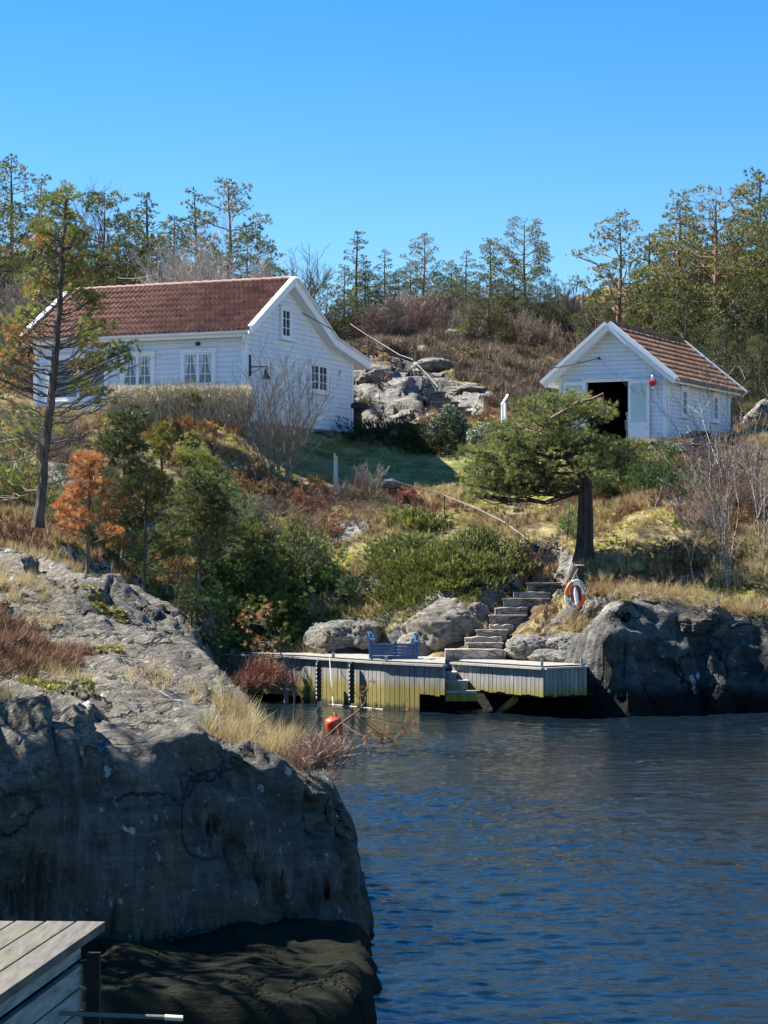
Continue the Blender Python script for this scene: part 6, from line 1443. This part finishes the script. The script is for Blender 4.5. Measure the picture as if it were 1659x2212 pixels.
for a in [(725,1385,56.0,.95,1.0,.62,3,"rounded grey boulder behind the middle of the dock",M_GREYR),(800,1375,55.6,.55,.7,.5,4,"boulder with a dark shaded side, directly left of the blue bench",M_GREYR),
          (590,1405,56.6,.75,.5,.22,5,"low flat boulder along the left part of the dock",M_GREYR),(530,1400,57.3,.55,.4,.22,15,"small low rock at the dock's left end",M_GREYR),(960,1365,54.8,1.15,1.2,.95,6,"large pale boulder face behind the blue bench, left of the steps",M_PALE),(900,1400,54.2,.5,.5,.45,16,"pale rock lump just right of the blue bench",M_PALE),
          (1030,1335,54.9,.38,.5,.38,17,"dark-streaked boulder against the left side of the stone steps",M_GREYR),(1140,1405,52.4,.62,.7,.42,7,"pale grey rock right of the lowest steps",M_PALE),(1210,1425,51.6,.8,.6,.35,8,"cracked dark rock just behind the right platform",M_GREYR),
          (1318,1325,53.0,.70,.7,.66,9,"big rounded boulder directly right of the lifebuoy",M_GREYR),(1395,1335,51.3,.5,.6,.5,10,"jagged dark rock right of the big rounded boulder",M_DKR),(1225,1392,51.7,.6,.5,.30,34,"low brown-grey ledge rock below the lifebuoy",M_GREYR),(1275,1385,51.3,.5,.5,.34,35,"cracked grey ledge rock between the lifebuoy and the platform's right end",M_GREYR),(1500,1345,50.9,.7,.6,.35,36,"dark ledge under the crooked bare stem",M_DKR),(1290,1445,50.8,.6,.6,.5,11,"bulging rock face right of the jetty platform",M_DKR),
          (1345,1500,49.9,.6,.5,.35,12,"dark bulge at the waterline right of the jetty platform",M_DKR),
          (1462,1128,59.4,.42,.5,.33,18,"pale grey boulder in the grass on the right bank",M_PALE),(985,730,88,1.1,.7,.38,19,"bare pale rock knoll on the hilltop over the heather",M_PALE),(1010,850,76.5,1.0,1.1,.28,41,"pale rock slab lying in the heather right of the rock-cut steps",M_PALE),(1080,880,75.0,.8,.8,.22,42,"low pale rock near the white railing's upper side",M_PALE),(930,790,79,.9,.9,.3,43,"rock rib in the heather right of the galvanised handrail",M_PALE),(1230,728,96,1.3,.8,.5,20,"long pale rock ledge on the hill left of the boathouse roof",M_PALE),(1160,735,95,.8,.6,.3,21,"low pale rock left of the long hilltop ledge",M_PALE),
          (1120,1070,64.4,.6,.5,.42,22,"pale rock under the left side of the spreading pine's crown",M_PALE),(1205,1060,64.2,.7,.5,.42,23,"pale rock block seen between crown and lawn, left of the thick trunk",M_PALE),(1160,1085,64.0,.45,.4,.25,24,"small pale rock between the two larger ones behind the lawn",M_PALE),
          (845,1048,62.6,.32,.3,.18,25,"small pinkish rock beside the garden handrail's upper end",M_PALE),(815,815,76.8,.8,.9,.42,26,"broad pale cracked rock beside the cabin's back corner, below the railing",M_PALE),(800,895,73.8,.7,.5,.42,27,"blocky cream rock next to the stone pillar",M_PALE),(880,865,75.4,.7,.7,.32,28,"pale rock slab left of the dark rock-cut steps",M_PALE),(890,905,73.2,.9,.5,.40,29,"low cream rock over the shaded lawn",M_PALE),(850,752,80.8,.7,.6,.3,30,"rounded grey rock at the crest under the railing",M_GREYR),(1650,905,74,.7,.8,.7,31,"cream rock wall right of the boathouse",M_PALE),
          (670,1300,57.6,.4,.5,.35,32,"dark block in the shaded gully behind the dock",M_DKR),(740,1290,57.2,.35,.4,.35,33,"second dark block in the gully, right one",M_DKR)]:
    boulder("boulder", *a[:6], a[6], a[7], a[8], rz=a[6]*.7)

# ---- dry stone wall and slate pile under the boathouse
def pile(name, x0, x1, ytop, ybot, D, label, cat, size, mat, seed, part="stone", dep=.25, nmax=90):
    r = np.random.default_rng(seed); a = P(x0, ytop, D); root = empty(name, tuple(P(x0, ybot, D)), 0, label, cat); o0 = np.array(root.location); n_ = 0
    z = P(x0, ybot, D).z; zt = a.z; X1 = P(x1, ytop, D).x
    while z < zt and n_ < nmax:
        h = size[1]*r.uniform(.7, 1.3); x = a.x+r.uniform(-.1,.1)
        while x < X1 and n_ < nmax:
            w = size[0]*r.uniform(.6, 1.6); bm = bmesh.new(); bmesh.ops.create_cube(bm, size=1); bmesh.ops.subdivide_edges(bm, edges=bm.edges, cuts=2, use_grid_fill=True)
            V = np.array([v.co for v in bm.verts]); F = [[v.index for v in f.verts] for f in bm.faces]; bm.free()
            V = V*(1-.10*np.linalg.norm(V*1.2, axis=1)[:, None]**2) + r.normal(0, .035, V.shape); V = V*np.array([w, dep*2*r.uniform(.8,1.2), h*1.02])
            an = r.normal(0, .07); c, s = math.cos(an), math.sin(an); V = V@np.array([[c,0,s],[0,1,0],[-s,0,c]])
            mb = MB(); mb.add(V+np.array([x+w/2, D+r.uniform(-.08,.08)+(x-a.x)*.05, z+h/2])-o0, F); mb.build(part, mat, root); n_ += 1; x += w*.97
        z += h*.92
    return root
M_WALLST = m_slab("dry_wall_stone", (.035,.035,.035), (.17,.165,.155)); M_SLATE = m_slab("grey_slate", (.10,.10,.10), (.42,.41,.39))
pile("dry_stone_wall", 1345, 1475, 962, 1030, 65.2, "dark dry stone wall under the boathouse's front corner", "stone wall", (.30,.17), M_WALLST, 5)
pile("slate_pile", 1445, 1530, 962, 990, 64.6, "pile of thin grey slates on the dry stone wall in front of the boathouse", "slate pile", (.5,.045), M_SLATE, 6, "slate", .3)
pile("stone_heap", 1492, 1528, 935, 965, 64.9, "dark heap of stones against the boathouse's side wall, right of the slates", "stone heap", (.26,.10), M_WALLST, 7)
pile("dry_stone_wall", 1530, 1660, 962, 1010, 65.4, "dark stone footing wall behind the purple-brown bushes, below the boathouse side", "stone wall", (.34,.2), M_WALLST, 8)

# ------------------------------------------------------------ on the near rock
def near_cover(name, n_, spots, tmpl, tl, cols, mat, label, seed, cat, tilt=.3, bend=0):
    """spots: (x, y, D, rx, ry) patches"""
    r = np.random.default_rng(seed); xs, ys = [], []
    w = np.array([s[3]*s[4] for s in spots]); w = w/w.sum()
    for s, q in zip(spots, w):
        m = max(4, int(n_*q)); c = P(s[0], s[1], s[2]); a = r.uniform(0, 2*PI, m); d = np.sqrt(r.uniform(0, 1, m)); rot = s[5] if len(s) > 5 else 0
        u = d*np.cos(a)*s[3]; v = d*np.sin(a)*s[4]; k = fbm(u*2.2/max(s[3],.3), v*2.2/max(s[4],.3), seed, 2, seed) > -.35; u, v = u[k], v[k]
        xs.append(c.x+u*math.cos(rot)-v*math.sin(rot)); ys.append(c.y+u*math.sin(rot)+v*math.cos(rot))
    x = np.concatenate(xs); y = np.concatenate(ys); z = rz_at(x, y); ok = z > .6; x, y, z = x[ok], y[ok], z[ok]
    d = unit(np.stack([r.normal(bend,tilt,len(x)), r.normal(-bend*.3,tilt,len(x)), np.ones(len(x))], 1)); c = palette(cols, len(x), r, .3)
    mb = MB(); scatter(mb, tmpl[0], tmpl[1], np.stack([x,y,z-.02],1), rot_to(d, r), tl*r.uniform(.4,1.3,len(x)), c); return tag(mb.build(name, mat), label, cat, kind='stuff')
def Dr(x, y):  # depth where the photo ray meets the near rock
    best = None
    for D in np.arange(20.5, 39, .1):
        p = P(x, y, D)
        if p.z < rz_at(p.x, p.y): return D
    return 30.0
def sp(lst): return [(x, y, Dr(x, y), rx, ry)+tuple(q) for (x, y, rx, ry, *q) in lst]
BL = tuft_template(12, 42, .022, 71, .02); HB = tuft_template(16, 68, .055, 72, .6); MB_ = tuft_template(8, 80, .35, 73, .1)
near_cover("dry_grass", 620, sp([(560,1600,.42,.9,-.6),(500,1540,.25,.5),(640,1640,.22,.3)]), BL, .36, STR, M_STRAW, "long pale grass tufts on the outcrop's right shoulder above the water", 401, "grass", .28, .28)
near_cover("dry_grass", 520, sp([(20,1250,.5,.8),(-20,1520,.25,.3),(60,1290,.3,.4),(300,1460,.3,.2),(380,1480,.25,.2),(140,1470,.3,.3),(0,1590,.15,.15),(440,1510,.12,.2),(90,1330,.3,.3)]), BL, .26, STR, M_STRAW, "thin dry grass along the cracks of the outcrop's top", 403, "grass", .35, .2)
near_cover("heather", 2200, sp([(80,1390,.65,1.0),(20,1410,.5,.8),(150,1430,.3,.5),(20,1350,.4,.5)]), HB, .15, [(.27,.14,.08),(.19,.10,.06),(.34,.20,.11),(.24,.16,.10)], M_HEATH, "rusty brown heather in the hollow at the outcrop's left", 405, "heather", .4)
near_cover("moss", 2600, sp([(110,1490,.5,.3),(210,1410,.3,.18),(60,1480,.35,.2),(10,1310,.08,.08),(240,1320,.3,.3,-.7),(180,1280,.4,.25,-.5)]), MB_, .06, MOS+[(.08,.07,.03),(.10,.06,.03)], M_GREEN, "moss and dead heath in the outcrop's hollows and cracks", 407, "moss", .6)
# countable tufts and sprigs
def sprig(name, x, y, Dd, rr, n_, tm, tl, cols, mat, label, seed, cat, bend=0, zz=None):
    r = np.random.default_rng(seed); c = P(x, y, Dd); root = tuple(c) 
    u = r.normal(0, rr*.45, (n_, 3)); u[:, 2] = np.abs(u[:, 2])*.9; d = unit(u*1.5/rr*.3+np.array([bend,-.15,1])+r.normal(0,.3,(n_,3)))
    mb = MB(); scatter(mb, tm[0], tm[1], u, rot_to(d, r), tl*r.uniform(.6,1.2,n_), palette(cols, n_, r)); o = mb.build(name, mat); o.location = c; return tag(o, label, cat)
sprig("heather_tuft", 690, 1665, Dr(690,1690)-.1, .26, 190, HB, .17, [(.30,.20,.15),(.22,.14,.10),(.38,.28,.22)], M_HEATH, "greyish-pink heather tuft on the tip of the outcrop, at the dead branch's foot", 411, "heather")
sprig("heather_tuft", 168, 1650, 21.0, .12, 40, HB, .14, [(.40,.35,.28),(.3,.25,.2)], M_HEATH, "small pale dead sprig growing on the outcrop's dark face", 412, "heather")
sprig("red_heather", 566, 1490, 30.0, .30, 200, HB, .20, [(.28,.12,.08),(.20,.09,.06),(.34,.17,.10)], M_HEATH, "reddish heather bush behind the outcrop's shoulder, in front of the dock", 413, "heather")
sprig("hanging_grass", 270, 1668, 20.9, .20, 40, BL, .30, [(.25,.21,.16),(.18,.15,.12)], M_STRAW, "matted dry grass hanging on the outcrop's dark face", 414, "grass", .8)
sprig("grass_tuft", 1370, 1385, 51.4, .32, 50, BL, .38, STR, M_STRAW, "bushy straw tuft hanging from the shaded cliff, right of the lifebuoy", 415, "grass", .3)
sprig("grass_tuft", 1300, 1372, 51.6, .5, 90, BL, .36, STR, M_STRAW, "wide straw tuft on the ledge below the lifebuoy", 416, "grass", .3)
for i, (x, y, w) in enumerate([(1300,1288,"just right of the lifebuoy"),(1350,1292,"above the big rounded boulder"),(1405,1296,"above the jagged rock"),(1460,1300,"over the white lichen patches"),(1520,1318,"under the crooked bare stem"),(1570,1325,"at the birches' foot"),(1630,1335,"by the small edge pine")]):
    dd = next((D for D in np.arange(50.0, 56, .1) if P(x, y, D).z < gz(P(x, y, D).x, D)), 51.5)
    sprig("grass_tuft", x, y, dd-.05, .42, 70, BL, .30, STR+[(.35,.2,.1)], M_STRAW, f"straw tuft on the shaded cliff's upper edge, {w}", 430+i, "grass", .15)
sprig("grass_tuft", 1240, 1370, 52.0, .6, 110, BL, .30, STR, M_STRAW, "straw-coloured grass at the foot of the lifebuoy post", 417, "grass", .2)
# leaning dead branch over the water with orange needles
b0 = P(664, 1632, 23.4)
root = empty("dead_branch", tuple(b0), 0, "leaning dead pine branch with orange needle tips, reaching over the water by the buoy", "branch")
def L3(x, y, D): return np.array(P(x, y, D)-b0)
mb = MB(); mb.tube([L3(655,1640,23.4),L3(690,1606,23.3),L3(735,1565,23.2),L3(775,1535,23.1),L3(792,1512,23.1)], [.017,.015,.012,.009,.004], 6)
r = np.random.default_rng(77); tips = []
for (x0,y0,x1,y1) in [(760,1548,800,1580),(765,1545,830,1585),(775,1540,840,1590),(770,1542,868,1568),(755,1552,815,1600),(790,1560,850,1600),(740,1562,790,1590),(775,1536,800,1540),(775,1540,880,1560),(782,1530,778,1500)]:
    a = L3(x0,y0,23.15); e = L3(x1,y1,23.1+r.uniform(-.3,.3)); m_ = (a+e)/2+np.array([0,0,-.04])+r.normal(0,.02,3); mb.tube(bezier(a,m_,e,6), np.linspace(.006,.002,6), 4, cap=False); tips.append(e)
    for q in range(4):
        e2 = e+r.normal(0,.07,3)+np.array([.05,0,.01]); mb.tube(np.array([e,e2]), .003, 3, cap=False); tips.append(e2)
mb.build("limb", M_BARK2, root)
tips = np.array(tips); tips = np.concatenate([tips, tips+r.normal(0,.04,tips.shape)]); k = tips[:,0] > .55
mb = MB(); T = tuft_template(14, 60, .07, 75); scatter(mb, T[0], T[1], tips[k], rot_to(unit(r.normal(size=(k.sum(),3))+np.array([.2,0,.5])), r), r.uniform(.04,.075,k.sum()), palette([(.40,.18,.05),(.20,.14,.05),(.30,.16,.05)], k.sum(), r)); mb.build("needles", M_NEED, root)
# scrawny sapling before the dock
b0 = P(637, 1560, 27.0); root = empty("scrawny_sapling", tuple(b0), 0, "scrawny half-dead sapling with orange needle clusters standing before the dock", "sapling")
D_ = 27.0
mb = MB(); mb.tube([L3(637,1575,D_),L3(636,1500,D_),L3(630,1450,D_),L3(610,1420,D_),L3(595,1385,D_),L3(575,1355,D_),L3(560,1335,D_)], [.015,.014,.012,.010,.009,.007,.004], 6)
tips = []
for (x0,y0,x1,y1) in [(560,1335,530,1318),(560,1335,572,1310),(570,1350,520,1335),(575,1355,545,1325),(600,1390,560,1385),(595,1385,540,1400),(610,1420,550,1425),(630,1480,600,1465),(634,1500,660,1495),(636,1520,620,1530),(600,1395,575,1400),(565,1340,585,1330)]:
    a = L3(x0,y0,D_); e = L3(x1,y1,D_+r.uniform(-.25,.25)); mb.tube(bezier(a,(a+e)/2+r.normal(0,.03,3),e,6), np.linspace(.008,.003,6), 4, cap=False)
    if y1 < 1440:
        for q in range(7): tips.append(e+r.normal(0,.06,3)+(a-e)*r.uniform(0,.5))
mb.build("stem", M_BARK, root)
tips = np.array(tips); mb = MB(); scatter(mb, T[0], T[1], tips, rot_to(unit(r.normal(size=tips.shape)+np.array([0,0,.5])), r), r.uniform(.05,.09,len(tips)), palette(ORANGE+[(.25,.17,.05)], len(tips), r)); mb.build("needles", M_NEED, root)

# ---- wooden platform at the lower left
z0 = 2.0
def L4(x, y, z=z0): k = (CAMZ-z)/((y-HORIZON)/FPX); q = P(x, y, k); return Vector((q.x, q.y, z))
c0 = L4(230,1988); c1 = L4(104,2084); c2 = L4(0,2148); dv = (c2-c0); dv.z = 0; dv.normalize(); lft = Vector((-1,.03,0)).normalized()
n = N("platform_planks"); o = n.pos(); g = n.noise(n.map(o, (16, 1.6, 4), (0,0,R(-7))), 2, 7, .65); v = n.noise(o, 1.6, 5, .6)
c = n.mix(n.ramp(g, [(.32, 0), (.68, 1)]), (.06,.052,.042), (.17,.15,.12)); c = n.mix(n.ramp(v, [(.5, 0), (.62, .5)]), c, (.14,.14,.06)); M_PLK = n.set(color=c, rough=.8, normal=n.bump(g, .6, .008))
pf = empty("wooden_platform", tuple(c0), 0, "weathered plank platform with boarded side in the lower left corner, above the water", "platform")
Lp = 4.2; pw = .142
for i in range(9):
    a = c0+lft*(pw*(i+.5))-c0; b = a+dv*Lp; mb = MB(); mb.beam(a-Vector((0,0,.02)), b-Vector((0,0,.02)), pw-.012, .04); mb.build("plank", M_PLK, pf)
n = N("side_boards"); o = n.pos(); g = n.noise(n.map(o, (3, 1.2, 10)), 3, 6, .65); M_SIDE = n.set(color=n.mix(n.ramp(g, [(.35, 0), (.65, 1)]), (.16,.19,.16), (.36,.40,.38)), rough=.85, normal=n.bump(g, .5, .008))
ins_ = lft*.09
mb = MB(); a = ins_*1.6-Vector((0,0,.12)); mb.beam(a, a+dv*Lp, .05, .10); mb.build("edge_joist", M_SIDE, pf)
for i in range(7):
    a = ins_*1.3-Vector((0,0,.24+.105*i)); mb = MB(); mb.beam(a+dv*.02, a+dv*Lp, .028, .094); mb.build("side_board", M_SIDE, pf)
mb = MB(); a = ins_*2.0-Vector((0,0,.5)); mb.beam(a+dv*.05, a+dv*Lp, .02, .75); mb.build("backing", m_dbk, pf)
for s in (.0, 1.6, 3.2):
    a = ins_*.55+dv*(s+.04); mb = MB(); mb.beam(a-Vector((0,0,.14)), a-Vector((0,0,2.3)), .06, .06, (1,0,0)); mb.build("post", m_dbk, pf)
a = P(232, 2190, 9.9); b = P(395, 2200, 9.9)
po = empty("boat_pole", tuple(a), 0, "thin grey pole with its sunlit end painted pale, sticking out from under the wooden platform", "pole")
mb = MB(); mb.tube([(-.4,0,.01),((b.x-a.x)*.76,0,(b.z-a.z)*.76)], .010, 8); mb.build("shaft", M_CONC, po)
mb = MB(); mb.tube([((b.x-a.x)*.76,0,(b.z-a.z)*.76),(b.x-a.x,0,b.z-a.z)], .013, 8); mb.build("sunlit_end", m_plain("sunlit_cream", (.75,.68,.5), .6), po)  # sunlight on the pole's end put into its cream colour
# the rock the platform stands on reaches under it
